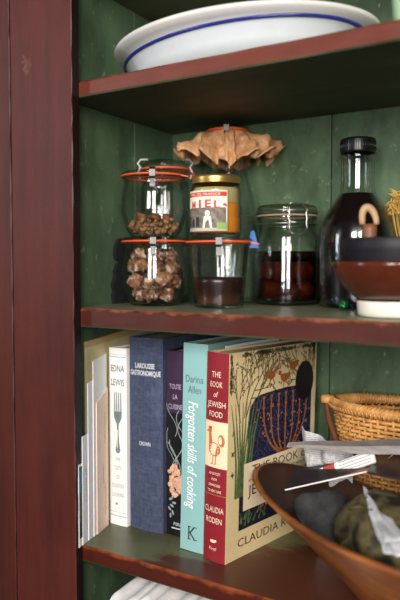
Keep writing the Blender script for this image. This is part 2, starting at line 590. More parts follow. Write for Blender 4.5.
# ---- flat print: shapes and letters in (u, v), laid on a surface by a mapping (u, v, height) -> local 3-D
class Art:
    def __init__(s, fn):
        s.fn = fn
        s.mb = MB()
        s.mats = []

    def mi(s, m):
        if m not in s.mats:
            s.mats.append(m)
        return s.mats.index(m)

    def poly(s, pts, m, h=0.0003):
        n_ = len(pts)
        s.mb.add([s.fn(u, v, h) for u, v in pts], [tuple(range(n_))], s.mi(m))

    def rect(s, u0, v0, u1, v1, m, h=0.0003, n_=8):
        for i in range(n_):
            a = u0 + (u1 - u0) * i / n_
            b = u0 + (u1 - u0) * (i + 1) / n_
            s.poly([(a, v0), (b, v0), (b, v1), (a, v1)], m, h)

    def line(s, pts, w, m, h=0.0004):
        ws = w if isinstance(w, (list, tuple)) else [w] * len(pts)
        L, Rr = [], []
        for i, p in enumerate(pts):
            a = pts[max(i - 1, 0)]
            b = pts[min(i + 1, len(pts) - 1)]
            dx, dy = b[0] - a[0], b[1] - a[1]
            k = math.hypot(dx, dy) or 1
            nx, ny = -dy / k * ws[i] / 2, dx / k * ws[i] / 2
            L.append((p[0] + nx, p[1] + ny))
            Rr.append((p[0] - nx, p[1] - ny))
        for i in range(len(pts) - 1):
            s.poly([L[i], Rr[i], Rr[i + 1], L[i + 1]], m, h)

    def disc(s, u, v, ru, rv, m, h=0.0004, n_=18, rot=0):
        P = []
        for i in range(n_):
            t = 2 * PI * i / n_
            x, y = ru * math.cos(t), rv * math.sin(t)
            P.append((u + x * math.cos(rot) - y * math.sin(rot), v + x * math.sin(rot) + y * math.cos(rot)))
        s.poly(P, m, h)

    def text(s, body, u, v, height, m, width=None, h=0.0005, rot=0, align='CENTER', shear=0, bold=0, xs=1.0):
        cu = bpy.data.curves.new('lettering', 'FONT')
        cu.body = body
        cu.size = 1
        cu.shear = shear
        cu.offset = bold
        cu.resolution_u = 2
        to = bpy.data.objects.new('lettering', cu)
        C.objects.link(to)
        dg = bpy.context.evaluated_depsgraph_get()
        dg.update()
        me = bpy.data.meshes.new_from_object(to.evaluated_get(dg))
        vs = [(p.co.x, p.co.y) for p in me.vertices]
        fs = [tuple(p.vertices) for p in me.polygons]
        bpy.data.objects.remove(to)
        bpy.data.curves.remove(cu)
        bpy.data.meshes.remove(me)
        if not vs:
            return
        x0 = min(p[0] for p in vs)
        x1 = max(p[0] for p in vs)
        k = height / 0.70
        kx = (width / (x1 - x0)) if width else k * xs
        xo = {'CENTER': (x0 + x1) / 2, 'LEFT': x0, 'RIGHT': x1}[align]
        cr, sr = math.cos(rot), math.sin(rot)
        out = []
        for x, y in vs:
            a = (x - xo) * kx
            b = (y - 0.35) * k
            out.append(s.fn(u + a * cr - b * sr, v + a * sr + b * cr, h))
        s.mb.add(out, fs, s.mi(m))

    def build(s, name, parent):
        return s.mb.build(name, [M[q] if isinstance(q, str) else q for q in s.mats], parent, recalc=False)


# ================================================================== the cupboard
cup = thing('cupboard', (0, 0, -0.30), 'old dark red painted built-in cupboard with open green-painted shelves', 'cupboard')
CZ = 0.30


def cbuild(mb, name, mats, bevel=0):
    o = mb.build(name, mats, cup, (0, 0, CZ), bevel)
    return o


WX0, WX1, BY = -0.030, -0.052, 0.300       # left side wall front / back x, back panel y
XR = 0.665


def shelf(name, z, t, edge, top, under, label=None):
    mb = MB()
    n_ = 60
    for i in range(n_):
        pass
    def yj(x, k):
        return 0.0012 * noise.noise(Vector((x * 23, k * 3.1, z * 7)))
    xs = [-0.050 + (XR + 0.050) * i / n_ for i in range(n_ + 1)]
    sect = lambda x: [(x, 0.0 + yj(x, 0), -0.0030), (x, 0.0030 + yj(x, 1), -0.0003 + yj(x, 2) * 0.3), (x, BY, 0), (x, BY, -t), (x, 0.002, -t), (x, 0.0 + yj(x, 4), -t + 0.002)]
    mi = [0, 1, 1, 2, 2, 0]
    ss = [sect(x) for x in xs]
    for i in range(n_):
        a, b = ss[i], ss[i + 1]
        for j in range(6):
            j2 = (j + 1) % 6
            mb.add([a[j], b[j], b[j2], a[j2]], [(0, 1, 2, 3)], mi[j])
    mb.add(ss[0], [(0, 1, 2, 3, 4, 5)], 0)
    mb.add(ss[-1], [(0, 1, 2, 3, 4, 5)], 0)
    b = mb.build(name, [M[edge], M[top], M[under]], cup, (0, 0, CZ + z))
    if label:
        b['label'] = label
    return b


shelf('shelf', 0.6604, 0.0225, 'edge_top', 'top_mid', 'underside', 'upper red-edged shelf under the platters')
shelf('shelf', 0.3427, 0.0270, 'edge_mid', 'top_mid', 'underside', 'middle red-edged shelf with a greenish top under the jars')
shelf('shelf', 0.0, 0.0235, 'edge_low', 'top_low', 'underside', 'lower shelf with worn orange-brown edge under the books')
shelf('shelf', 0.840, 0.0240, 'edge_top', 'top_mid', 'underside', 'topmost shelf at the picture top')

# side panel: three vertical planks with open seams; back panel planks
mb = MB()
ys = [-0.0, 0.1765, 0.1780, BY + 0.01]
def wx(y):
    return WX0 + (WX1 - WX0) * y / 0.30
for (a, b) in ((0.0, 0.1770), (0.1784, BY + 0.012)):
    mb.prism([(wx(a), a), (wx(b), b), (wx(b) - 0.016, b), (wx(a) - 0.016, a)], -0.30, 1.1)
mb.prism([(wx(0.17) - 0.004, 0.17), (wx(0.186) - 0.004, 0.186), (wx(0.186) - 0.016, 0.186), (wx(0.17) - 0.016, 0.17)], -0.30, 1.1)
cbuild(mb, 'side_panel', M['green'], 0.0012)
mb = MB()
edges = [-0.075, 0.115, 0.2485, 0.2500, 0.47, 0.72]
for a, b in ((-0.075, 0.2508), (0.2526, 0.485), (0.4866, 0.74)):
    mb.box((a, BY, -0.30), (b, BY + 0.014, 1.1))
mb.box((-0.07, BY + 0.006, -0.30), (0.73, BY + 0.016, 1.1))
cbuild(mb, 'back_panel', M['green'], 0.0012)
mb = MB()
mb.box((XR, 0.0, -0.30), (XR + 0.018, BY + 0.01, 1.1))
cbuild(mb, 'side_panel', M['green'], 0.001)
mb = MB()
mb.box((-0.06, 0.0, -0.30), (XR + 0.01, BY + 0.01, -0.28))
cbuild(mb, 'bottom_panel', M['underside'])


def board(x0, x1, y0, y1, name, mat, seed, back=None):
    """upright board with slightly nicked arrises"""
    mb = MB()
    n_ = 110
    ring = []
    for i in range(n_ + 1):
        z = -0.30 + 1.4 * i / n_
        j = lambda k: 0.0009 * noise.noise(Vector((z * 31, k * 5.3, seed))) + 0.0014 * max(0, noise.noise(Vector((z * 60, k * 2.3, seed + 3))) - 0.35)
        c_ = 0.0012
        ring.append([(x0 + j(1), y0 + c_, z), (x0 + c_, y0, z), (x1 - c_, y0, z), (x1 - j(2), y0 + c_, z), (x1 if back is None else back, y1, z), (x0, y1, z)])
    for i in range(n_):
        for k in range(6):
            k2 = (k + 1) % 6
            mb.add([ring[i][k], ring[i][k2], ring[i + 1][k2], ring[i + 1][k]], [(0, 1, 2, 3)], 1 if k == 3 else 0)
    mb.add(ring[0], [(0, 1, 2, 3, 4, 5)])
    mb.add(ring[-1], [(0, 1, 2, 3, 4, 5)])
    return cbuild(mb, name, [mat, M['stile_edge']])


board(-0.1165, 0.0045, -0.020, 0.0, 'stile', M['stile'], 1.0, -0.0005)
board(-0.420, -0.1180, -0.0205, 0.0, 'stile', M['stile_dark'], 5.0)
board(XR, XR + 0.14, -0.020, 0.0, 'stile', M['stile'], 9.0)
# scuffed knot on the post
b = bmesh.new()
bmesh.ops.create_icosphere(b, subdivisions=4, radius=1)
for v_ in b.verts:
    d = v_.co.normalized()
    k = 1 + 0.55 * noise.noise(d * 2.3) + 0.35 * noise.noise(d * 6.0)
    v_.co = Vector((d.x * 0.0075 * k, d.y * 0.0011 * k, d.z * 0.014 * k))
me = bpy.data.meshes.new('knot')
b.to_mesh(me)
b.free()
me.materials.append(plain('knot_scar', srgb(92, 48, 36), 0.5, 0, 0.7, 160))
o = bpy.data.objects.new('knot', me)
C.objects.link(o)
o.parent = cup
o.location = (-0.083, -0.0200, CZ + 0.690)
o.rotation_euler = (0, -0.35, 0)


# ================================================================== books
def book(name, loc, wd, dp, ht, cover, label, rotz=0.0, lean=0.0, bulge=0.0015, t=0.0026, sq=0.0028, page='page', soft=False, group=None):
    th = thing(name, (loc[0], loc[1], loc[2] + max(0, wd * math.sin(lean))), label, 'book', group, (0, lean, rotz))
    sy = lambda x: -bulge * (1 - (2 * x / wd - 1) ** 2)
    N_ = 10
    outer = [(wd * i / N_, sy(wd * i / N_)) for i in range(N_ + 1)]
    inner = [(t + (wd - 2 * t) * i / N_, t * 1.1 + sy(t + (wd - 2 * t) * i / N_)) for i in range(N_ + 1)]
    poly = [(0, dp)] + outer + [(wd, dp), (wd - t, dp)] + inner[::-1] + [(t, dp)]
    mb = MB()
    mb.prism(poly, 0, ht)
    mb.build('cover', M[cover] if isinstance(cover, str) else cover, th, bevel=0.0004)
    mb = MB()
    s_ = 0.0 if soft else sq
    mb.box((t * 1.02, t * 1.3, s_ + 0.0002), (wd - t * 1.02, dp - s_ - 0.001, ht - s_ - 0.0002))
    mb.build('page_block', M[page], th)
    sp = lambda u, v, h: (u, sy(u) - h, v)
    return th, sp


# thin tan board standing against the side wall
t_ = thing('cutting_board', (wx(0.04) + 0.0010, 0.04, 0), 'thin tan wooden board standing against the left wall behind the white booklets', 'board', None, (0, 0, math.atan((0.052 - 0.030) / 0.30)))
mb = MB()
mb.add([(0, 0, 0), (0.0042, 0, 0), (0.0042, 0.235, 0), (0, 0.235, 0), (0, 0, 0.280), (0.0042, 0, 0.280), (0.0042, 0.235, 0.302), (0, 0.235, 0.302)],
       [(0, 3, 2, 1), (4, 5, 6, 7), (0, 1, 5, 4), (1, 2, 6, 5), (2, 3, 7, 6), (3, 0, 4, 7)])
mb.build('panel', M['khaki'], t_, bevel=0.0008)
mb = MB()
mb.add([(-0.0004, -0.0006, 0.280), (0.0048, -0.0006, 0.280), (0.0048, 0.235, 0.302), (-0.0004, 0.235, 0.302), (-0.0004, -0.0006, 0.289), (0.0048, -0.0006, 0.289), (0.0048, 0.235, 0.311), (-0.0004, 0.235, 0.311)],
       [(0, 3, 2, 1), (4, 5, 6, 7), (0, 1, 5, 4), (1, 2, 6, 5), (2, 3, 7, 6), (3, 0, 4, 7)])
mb.build('top_edge', M['tan'], t_, bevel=0.0008)['label'] = 'warm brown wooden top edge of the board'

# echelon of thin booklets in front of it
BD = Vector((-0.0225 - 0.0072, 0.088 + 0.010)).normalized()
rz = math.atan2(-BD.x, BD.y)
BN = Vector((BD.y, -BD.x))                       # to the right, out of the covers


def booklet(s0, s1, off, t, h0, mat, label, h1=None, page='paper_white'):
    """s0..s1 along the slanting line, off = distance of its right face left of the line"""
    p = Vector((0.0072, -0.010)) + BD * s0 - BN * (off + t)
    h1 = h1 or h0
    th = thing('booklet', (p.x, p.y, 0.0003), label, 'booklet', None, (0, 0, rz))
    L = s1 - s0
    e = 0.00025
    mb = MB()
    mb.add([(0, 0, 0), (t, 0, 0), (t, L, 0), (0, L, 0), (0, 0, h0), (t, 0, h0), (t, L, h1), (0, L, h1)],
           [(0, 1, 5, 4), (1, 2, 6, 5), (3, 0, 4, 7)])
    mb.build('cover', M[mat], th, solid=0.0002)
    mb = MB()
    mb.add([(e, e, e), (t - e, e, e), (t - e, L - e, e), (e, L - e, e), (e, e, h0 - e), (t - e, e, h0 - e), (t - e, L - e, h1 - e), (e, L - e, h1 - e)],
           [(0, 3, 2, 1), (4, 5, 6, 7), (0, 1, 5, 4), (1, 2, 6, 5), (2, 3, 7, 6), (3, 0, 4, 7)])
    mb.build('page_block', M[page], th)
    return th, (lambda u, v, h: (t + h, u, v))


b1, m1 = booklet(0.000, 0.080, 0.0041, 0.0008, 0.120, 'paper_white', 'shortest thin booklet with a teal and black picture cover, at the red post')
a = Art(m1)
a.rect(0.0015, 0.012, 0.0135, 0.116, 'black_jacket', 0.0003, 1)
a.rect(0.0015, 0.078, 0.0135, 0.112, plain('teal_print', srgb(20, 130, 140), 0.5), 0.0004, 1)
a.rect(0.0015, 0.035, 0.0135, 0.055, plain('olive_print', srgb(90, 92, 50), 0.5, 0, 0.4), 0.0004, 1)
a.build('cover_picture', b1)
b2, m2 = booklet(0.0105, 0.084, 0.0031, 0.0009, 0.158, 'paper_lilac', 'slim white booklet with faint grey upright lettering, second from the red post')
a = Art(m2)
a.text('CUISINE', 0.010, 0.085, 0.0038, 'ink_grey', 0.050, rot=PI / 2)
a.build('lettering', b2)
b3, m3 = booklet(0.028, 0.088, 0.0021, 0.0009, 0.232, 'paper_lilac', 'tall white stapled booklet between the lettered booklet and the taller one', 0.238)
b4, m4 = booklet(0.044, 0.092, 0.0011, 0.0009, 0.262, 'paper_white', 'tallest white booklet, just behind the peach leaflet', 0.268)
b5, m5 = booklet(0.053, 0.094, 0.0000, 0.0009, 0.198, 'peach', 'peach leaflet with grey script writing beside the fork book', 0.215)
a = Art(m5)
for (u, v, ln) in ((0.028, 0.155, 0.05), (0.022, 0.085, 0.03), (0.030, 0.045, 0.05)):
    pts = [(u + 0.003 * math.sin(i * 1.9), v - ln / 2 + ln * i / 22) for i in range(23)]
    a.line(pts, 0.0009, 'ink_grey')
    a.build('script_line', b5)
    a = Art(m5)
pts = [(0.014 + 0.006 * math.sin(i * 0.7), 0.06 + 0.04 * i / 12) for i in range(13)]
a.line(pts, 0.0012, 'paper_white')
a.build('white_scrawl', b5)

# white book with the fork
ed, sp = book('book', (-0.0240, 0.0885, 0), 0.0340, 0.185, 0.2765, 'paper_white', 'white book with a large grey-green fork on its spine', 0.0, 0.0, 0.0012)
a = Art(sp)
c_ = 0.0175
a.text('EDNA', c_, 0.245, 0.0105, 'ink_slate', 0.026, bold=0.01)
a.text('LEWIS', c_, 0.2235, 0.0105, 'ink_slate', 0.026, bold=0.01)
a.build('author_lettering', ed)
a = Art(sp)
a.rect(0, 0.262, 0.034, 0.2635, 'pale_blue')
a.rect(0, 0.266, 0.034, 0.2668, 'pale_blue')
a.rect(0, 0.014, 0.034, 0.0155, 'pale_blue')
a.rect(0, 0.020, 0.034, 0.0208, 'pale_blue')
a.build('blue_bands', ed)
a = Art(sp)
for i, tx in enumerate(('THE', 'TASTE', 'OF', 'COUNTRY', 'COOKING')):
    a.text(tx, c_, 0.104 - i * 0.0140, 0.0065, 'ink_grey', {'THE': 0.010, 'TASTE': 0.015, 'OF': 0.007, 'COUNTRY': 0.024, 'COOKING': 0.024}[tx])
a.build('title_lettering', ed)
a = Art(sp)
a.disc(c_ - 0.003, 0.0335, 0.003, 0.002, 'ink_grey')
a.build('publisher_mark', ed)
a = Art(sp)
for k in (-1.5, -0.5, 0.5, 1.5):
    a.line([(c_ + k * 0.0040, 0.208), (c_ + k * 0.0042, 0.176)], [0.0018, 0.0026], 'fork')
a.poly([(c_ - 0.0080, 0.178), (c_ + 0.0080, 0.178), (c_ + 0.0072, 0.168), (c_ + 0.003, 0.160), (c_ - 0.003, 0.160), (c_ - 0.0072, 0.168)], 'fork')
a.line([(c_, 0.162), (c_, 0.145), (c_, 0.130), (c_, 0.119), (c_, 0.1145)], [0.0045, 0.0032, 0.0052, 0.0090, 0.006], 'fork')
a.disc(c_, 0.119, 0.0047, 0.0062, 'fork')
a.line([(c_ - 0.0006, 0.150), (c_ - 0.001, 0.122)], 0.0014, 'paper_white', 0.0006)
a.build('fork_emblem', ed)

# thick navy cloth volume
la, sp = book('book', (0.0105, 0.0955, 0), 0.0620, 0.178, 0.2945, 'navy', 'very thick navy blue cloth-bound book with small silver capitals', 0.02, 0.0, 0.0035, 0.0032)
a = Art(sp)
a.text('LAROUSSE', 0.031, 0.2520, 0.0075, 'silver_foil', 0.0360, bold=0.03)
a.text('GASTRONOMIQUE', 0.031, 0.2410, 0.0075, 'silver_foil', 0.0560, bold=0.03)
a.build('title_lettering', la)
a = Art(sp)
a.text('CROWN', 0.031, 0.1335, 0.0062, 'silver_foil', 0.0210, bold=0.02)
a.build('publisher_lettering', la)

# plum and black book
to, sp = book('book', (0.0760, 0.1010, 0), 0.0400, 0.170, 0.2775, 'black_jacket', 'plum and black book with pale lettering, between the navy and the teal books', 0.0, 0.0, 0.0012)
a = Art(sp)
a.rect(0, 0.185, 0.04, 0.2773, 'plum', 0.0003)
for i, tx in enumerate(('TOUTE', 'LA', 'CUISINE')):
    a.text(tx, 0.0170, 0.2245 - i * 0.0150, 0.0076, 'lilac_ink', (0.021, 0.008, 0.025)[i])
random.seed(4)
for k in range(9):
    x0 = 0.004 + 0.030 * random.random()
    z0 = 0.085 + 0.07 * random.random()
    pts = [(x0 + 0.010 * math.sin(j * 0.5 + k), z0 + j * 0.006) for j in range(9)]
    pts = [(min(0.039, max(0.001, p[0])), p[1]) for p in pts]
    a.line(pts, 0.0011, 'art_line', 0.0004)
for k in range(60):
    an = random.random() * 2 * PI
    r0 = random.random() ** 0.6
    x0 = 0.017 + 0.013 * r0 * math.cos(an)
    z0 = 0.084 + 0.023 * r0 * math.sin(an)
    a.disc(x0, z0, 0.0028, 0.0040, 'art_pink', 0.0005 + 0.000004 * k, 8, random.random() * 3)
for k in range(9):
    a.disc(0.008 + 0.004 * math.sin(k * 2.1) + 0.0008 * k, 0.030 + 0.005 * k, 0.0018, 0.004, 'art_line', 0.0005, 8, 0.4 * k)
a.text('FIRE', 0.021, 0.0185, 0.0050, 'silver_foil', 0.014)
a.rect(0.010, 0.0110, 0.034, 0.0128, 'silver_foil', 0.0004)
a.build('spine_print', to)

# teal book
te, sp = book('book', (0.1238, 0.0670, 0), 0.0405, 0.205, 0.2945, 'teal', 'tall teal book with white script and a black letter K on its spine', 0.0, math.radians(1.3), 0.0010)
a = Art(sp)
a.text('Darina', 0.0200, 0.2450, 0.0105, 'ink_slate', 0.0290)
a.text('Allen', 0.0205, 0.2300, 0.0105, 'ink_slate', 0.0215)
a.build('author_lettering', te)
a = Art(sp)
a.text('Forgotten skills of cooking', 0.0190, 0.1370, 0.0160, 'paper_white', 0.1520, rot=-PI / 2, shear=0.25, bold=0.004)
a.build('title_lettering', te)
a = Art(sp)
a.text('K', 0.0205, 0.0260, 0.0185, 'ink_dark', 0.0125, bold=0.0)
for (u, v) in ((0.0160, 0.0170), (0.0262, 0.0170), (0.0160, 0.0350), (0.0255, 0.0350)):
    a.rect(u - 0.0028, v - 0.0006, u + 0.0028, v + 0.0006, 'ink_dark', 0.0005, 1)
a.build('publisher_letter', te)

# loose white sheets caught between the two books
sh = MB()
sh.box((0, 0, 0), (0.0012, 0.15, 0.2905))
o = sh.build('paper_sheet', M['paper_white'], None, (0.1752, 0.095, 0.0004))
o.rotation_euler = (0, math.radians(1.3), -math.radians(3.0))
tag(o, 'loose white sheet of paper sticking up between the teal and burgundy books', 'paper')

# burgundy book with the printed jacket
JR = -math.radians(8.6)
JW, JD, JH = 0.0385, 0.214, 0.2865
jf, sp = book('book', (0.1683, 0.0596, 0), JW, JD, JH, 'cream', 'thick burgundy-spined book with a rooster and a cream picture cover facing the wooden bowl', JR, math.radians(1.5), 0.0030, 0.0030)
a = Art(sp)
a.rect(-0.0, 0.1930, JW, JH, 'burgundy', 0.0004)
a.rect(-0.0, 0.0, JW, 0.1300, 'burgundy', 0.0004)
a.rect(-0.0, 0.0920, JW, 0.0935, 'gold_line', 0.0006)
a.rect(0.0, 0.1930, JW, 0.1940, 'gold_line', 0.0006)
for i, tx in enumerate(('THE', 'BOOK', 'of', 'JEWISH', 'FOOD')):
    a.text(tx, JW / 2, 0.2570 - i * 0.0135, 0.0078, 'cream_ink', (0.016, 0.021, 0.008, 0.031, 0.023)[i], 0.0007, shear=0.3 if tx == 'of' else 0)
for i, tx in enumerate(('AN ODYSSEY', 'FROM', 'SAMARKAND', 'TO NEW YORK')):
    a.text(tx, JW / 2, 0.1220 - i * 0.0080, 0.0038, 'cream_ink', (0.020, 0.009, 0.020, 0.024)[i], 0.0007)
a.build('title_panel', jf)
a = Art(sp)
a.text('CLAUDIA', JW / 2, 0.0725, 0.0080, 'cream_ink', 0.032, 0.0007)
a.text('RODEN', JW / 2, 0.0575, 0.0080, 'cream_ink', 0.027, 0.0007)
a.build('author_lettering', jf)
a = Art(sp)
a.disc(JW / 2, 0.0285, 0.0050, 0.0022, 'cream_ink', 0.0007)
a.disc(JW / 2 + 0.004, 0.0295, 0.0022, 0.0016, 'cream_ink', 0.0007)
a.text('Knopf', JW / 2, 0.0185, 0.0042, 'cream_ink', 0.012, 0.0007)
a.build('publisher_mark', jf)
a = Art(sp)                                           # rooster panel
a.rect(0, 0.1300, JW, 0.1930, 'cream_pale', 0.0004)
rx, rzv = 0.018, 0.158
a.disc(rx, rzv - 0.003, 0.0105, 0.0095, 'rust_ink', 0.0006, rot=-0.2)
a.poly([(rx - 0.010, rzv), (rx - 0.0035, rzv + 0.006), (rx - 0.006, rzv + 0.021), (rx - 0.0105, rzv + 0.021)], 'rust_ink', 0.0006)
a.disc(rx - 0.0085, rzv + 0.0215, 0.0038, 0.0036, 'rust_ink', 0.0006)
a.poly([(rx - 0.0122, rzv + 0.022), (rx - 0.0155, rzv + 0.020), (rx - 0.0118, rzv + 0.0195)], 'gold_line', 0.0006)
for q in (-0.010, -0.0078, -0.0056):
    a.disc(rx + q, rzv + 0.0258, 0.0013, 0.0020, 'label_red', 0.0006, 8)
a.disc(rx + 0.0115, rzv + 0.010, 0.0052, 0.0085, 'rust_ink', 0.0006, rot=0.1)
a.disc(rx + 0.0100, rzv + 0.010, 0.0026, 0.0052, 'cream_pale', 0.0007, rot=0.1)
a.line([(rx - 0.002, rzv - 0.011), (rx - 0.0025, rzv - 0.023), (rx - 0.006, rzv - 0.0235)], 0.0014, 'rust_ink', 0.0006)
a.line([(rx + 0.003, rzv - 0.011), (rx + 0.0028, rzv - 0.023), (rx - 0.001, rzv - 0.0235)], 0.0014, 'rust_ink', 0.0006)
for k in range(16):
    a.disc(rx - 0.007 + 0.0045 * (k % 4), rzv - 0.009 + 0.0040 * (k // 4), 0.0009, 0.0009, 'cream_pale', 0.0008, 6)
a.build('rooster_panel', jf)
cv = lambda u, v, h: (JW + h, u * JD, v * JH)         # u, v in 0..1 on the front cover
a = Art(cv)
# branches on the pale sky, trunks at both sides
random.seed(11)


def branch(x, y, ang, ln, w, dep):
    pts = [(x, y)]
    for i in range(6):
        ang += random.uniform(-0.16, 0.16)
        pts.append((pts[-1][0] + ln / 6 * math.cos(ang), pts[-1][1] + ln / 6 * math.sin(ang)))
    pts = [(min(0.965, max(0.02, p[0])), min(0.985, p[1])) for p in pts]
    a.line(pts, [w * (1 - 0.08 * i) for i in range(7)], 'bark_print', 0.0004)
    if dep > 0:
        for i in (2, 3, 4, 5, 6):
            branch(pts[i][0], pts[i][1], ang + random.choice((-1, 1)) * random.uniform(0.35, 0.8), ln * 0.6, w * 0.62, dep - 1)
    else:
        for i in range(1, 7):
            a.disc(pts[i][0] + random.uniform(-0.01, 0.01), pts[i][1] + random.uniform(-0.008, 0.008), 0.009, 0.004, random.choice(('bark_print', 'leaf_green', 'bark_print')), 0.00045, 6, random.random() * 3)


for (x, y, an, ln) in ((0.12, 0.66, 1.85, 0.24), (0.16, 0.68, 1.35, 0.30), (0.18, 0.68, 1.05, 0.30), (0.24, 0.70, 1.0, 0.30), (0.86, 0.72, 2.1, 0.30), (0.90, 0.74, 1.7, 0.28), (0.92, 0.72, 1.35, 0.26)):
    branch(x, y, an, ln, 0.010, 2)
# arch with candelabrum
arch = [(0.20, 0.30), (0.94, 0.30), (0.94, 0.775)] + [(0.94 - 0.62 * t, 0.775 + 0.010 * math.sin(t * PI)) for t in (0.25, 0.5, 0.75, 1.0)]
arch += [(0.32 - 0.12 * math.sin(t * PI / 2), 0.775 - 0.13 * (1 - math.cos(t * PI / 2))) for t in (0.25, 0.5, 0.75, 1.0)]
a.poly(arch, 'mosaic', 0.0005)
cx, cy = 0.62, 0.455
a.line([(cx, 0.40), (cx, 0.755)], 0.016, 'gold_line', 0.0007)
for r in (0.085, 0.17, 0.255):
    for sgn in (-1, 1):
        pts = [(cx + sgn * r * math.sin(t * PI / 12), cy + 0.10 + r * 0.55 - (r * 0.55 + 0.10) * math.cos(t * PI / 12)) for t in range(0, 7)]
        pts += [(cx + sgn * r, 0.755)]
        a.line(pts, 0.014, 'gold_line', 0.0007)
for q in range(-3, 4):
    for z_ in (0.58, 0.645, 0.705, 0.757):
        a.disc(cx + q * 0.085, z_, 0.016, 0.009, 'gold_line', 0.0008, 8)
a.poly([(cx - 0.08, 0.392), (cx + 0.08, 0.392), (cx, 0.445)], 'gold_line', 0.0007)
for k in range(40):
    a.disc(random.uniform(0.24, 0.92), random.uniform(0.42, 0.75), 0.007, 0.005, 'rust_ink', 0.0006, 6)
# birds
for (x, y, sg) in ((0.44, 0.865, 1), (0.60, 0.840, -1), (0.70, 0.895, -1)):
    a.poly([(x - 0.075 * sg, y + 0.018), (x + 0.055 * sg, y + 0.018), (x + 0.045 * sg, y - 0.012), (x, y - 0.028), (x - 0.045 * sg, y - 0.012)], 'gold_line', 0.0006)
    a.disc(x + 0.060 * sg, y + 0.026, 0.020, 0.012, 'gold_line', 0.0006, 10)
    a.line([(x - 0.01, y - 0.025), (x - 0.015, y - 0.055)], 0.008, 'gold_line', 0.0006)
    a.line([(x + 0.02, y - 0.02), (x + 0.045, y - 0.05)], 0.008, 'gold_line', 0.0006)
a.disc(0.845, 0.800, 0.115, 0.105, 'seal', 0.0009, 24)
# trunks and reeds at the left
for k in range(9):
    x = 0.085 + 0.018 * k
    a.line([(x, 0.30), (x + 0.012 * math.sin(k), 0.46), (x - 0.02 + 0.008 * k, 0.60), (x - 0.06 + 0.022 * k, 0.76)], [0.020, 0.018, 0.014, 0.004], 'leaf_green', 0.00062)
for k in range(5):
    a.disc(0.05, 0.42 + 0.1 * (k % 3), 0.02, 0.006, 'bark_print', 0.0006, 6, 0.6 * k)
# lower dark band, foliage, title panel and author strip
a.rect(0.125, 0.135, 0.97, 0.33, 'deep_blue', 0.0006, 1)
for k in range(60):
    x = random.uniform(0.13, 0.95)
    y = random.uniform(0.15, 0.20)
    a.line([(x, y), (x + random.uniform(-0.05, 0.05), y + 0.045)], [0.014, 0.002], 'leaf_green', 0.00075)
for k in range(26):
    a.disc(random.uniform(0.35, 0.95), random.uniform(0.17, 0.22), 0.014, 0.008, random.choice(('rust_ink', 'gold_line')), 0.0008, 7)
a.rect(0.165, 0.225, 0.985, 0.455, 'cream_pale', 0.0010, 1)
a.build('cover_picture', jf)
a = Art(cv)
a.text('THE BOOK of', 0.58, 0.415, 0.045, 'ink_brown', 0.66, 0.0014)
a.text('AN ODYSSEY FROM SAMARKAND TO NEW YORK', 0.57, 0.368, 0.013, 'ink_brown', 0.72, 0.0014)
a.text('JEWISH FOOD', 0.58, 0.318, 0.052, 'ink_brown', 0.74, 0.0014)
a.text('WITH MORE THAN 800 RECIPES', 0.57, 0.270, 0.013, 'ink_brown', 0.46, 0.0014)
a.text('AND STORIES', 0.57, 0.245, 0.011, 'ink_brown', 0.20, 0.0014)
a.build('title_lettering', jf)
a = Art(cv)
a.text('CLAUDIA RODEN', 0.54, 0.075, 0.042, 'ink_brown', 0.84, 0.0006)
a.build('cover_author_lettering', jf)


# ================================================================== jars on the middle shelf
ZM = 0.3427 + 0.0004


def vessel(outer, t, base=0.004):
    """closed profile: outside from the axis up to the rim, then the inside back down"""
    inner = [(max(0.0005, r - t), z) for r, z in outer if z > base + 0.001]
    return [(0.0001, 0)] + outer + inner[::-1] + [(outer[0][0] - t, base + 0.0015), (0.0001, base)]


def smooth_prof(pts, n_=6):
    out = []
    P_ = [pts[0]] + list(pts) + [pts[-1]]
    for i in range(1, len(P_) - 2):
        p0, p1, p2, p3 = P_[i - 1], P_[i], P_[i + 1], P_[i + 2]
        for k in range(n_):
            t = k / n_
            out.append(tuple(0.5 * ((2 * p1[j]) + (-p0[j] + p2[j]) * t + (2 * p0[j] - 5 * p1[j] + 4 * p2[j] - p3[j]) * t * t + (-p0[j] + 3 * p1[j] - 3 * p2[j] + p3[j]) * t ** 3) for j in (0, 1)))
    out.append(tuple(pts[-1]))
    return out


def clip(parent, ang, r, z):
    """flat spring clip hooked over lid and rim"""
    d = Vector((math.sin(ang), -math.cos(ang), 0))
    s_ = Vector((math.cos(ang), math.sin(ang), 0))
    prof = [(r - 0.012, 0.0090), (r - 0.002, 0.0092), (r + 0.0022, 0.0050), (r + 0.0024, -0.0045), (r - 0.001, -0.0078), (r + 0.0005, -0.0150), (r + 0.0010, -0.0195)]
    mb = MB()
    for k in range(len(prof) - 1):
        a_, b_ = prof[k], prof[k + 1]
        hw = 0.0042 if k < 3 else 0.0038
        vs = []
        for (rr, zz_) in (a_, b_):
            for sg in (-1, 1):
                vs.append(d * rr + s_ * (hw * sg) + Vector((0, 0, z + zz_)))
        mb.add(vs, [(0, 1, 3, 2)])
    return mb.build('clip', M['steel'], parent, solid=0.0008)


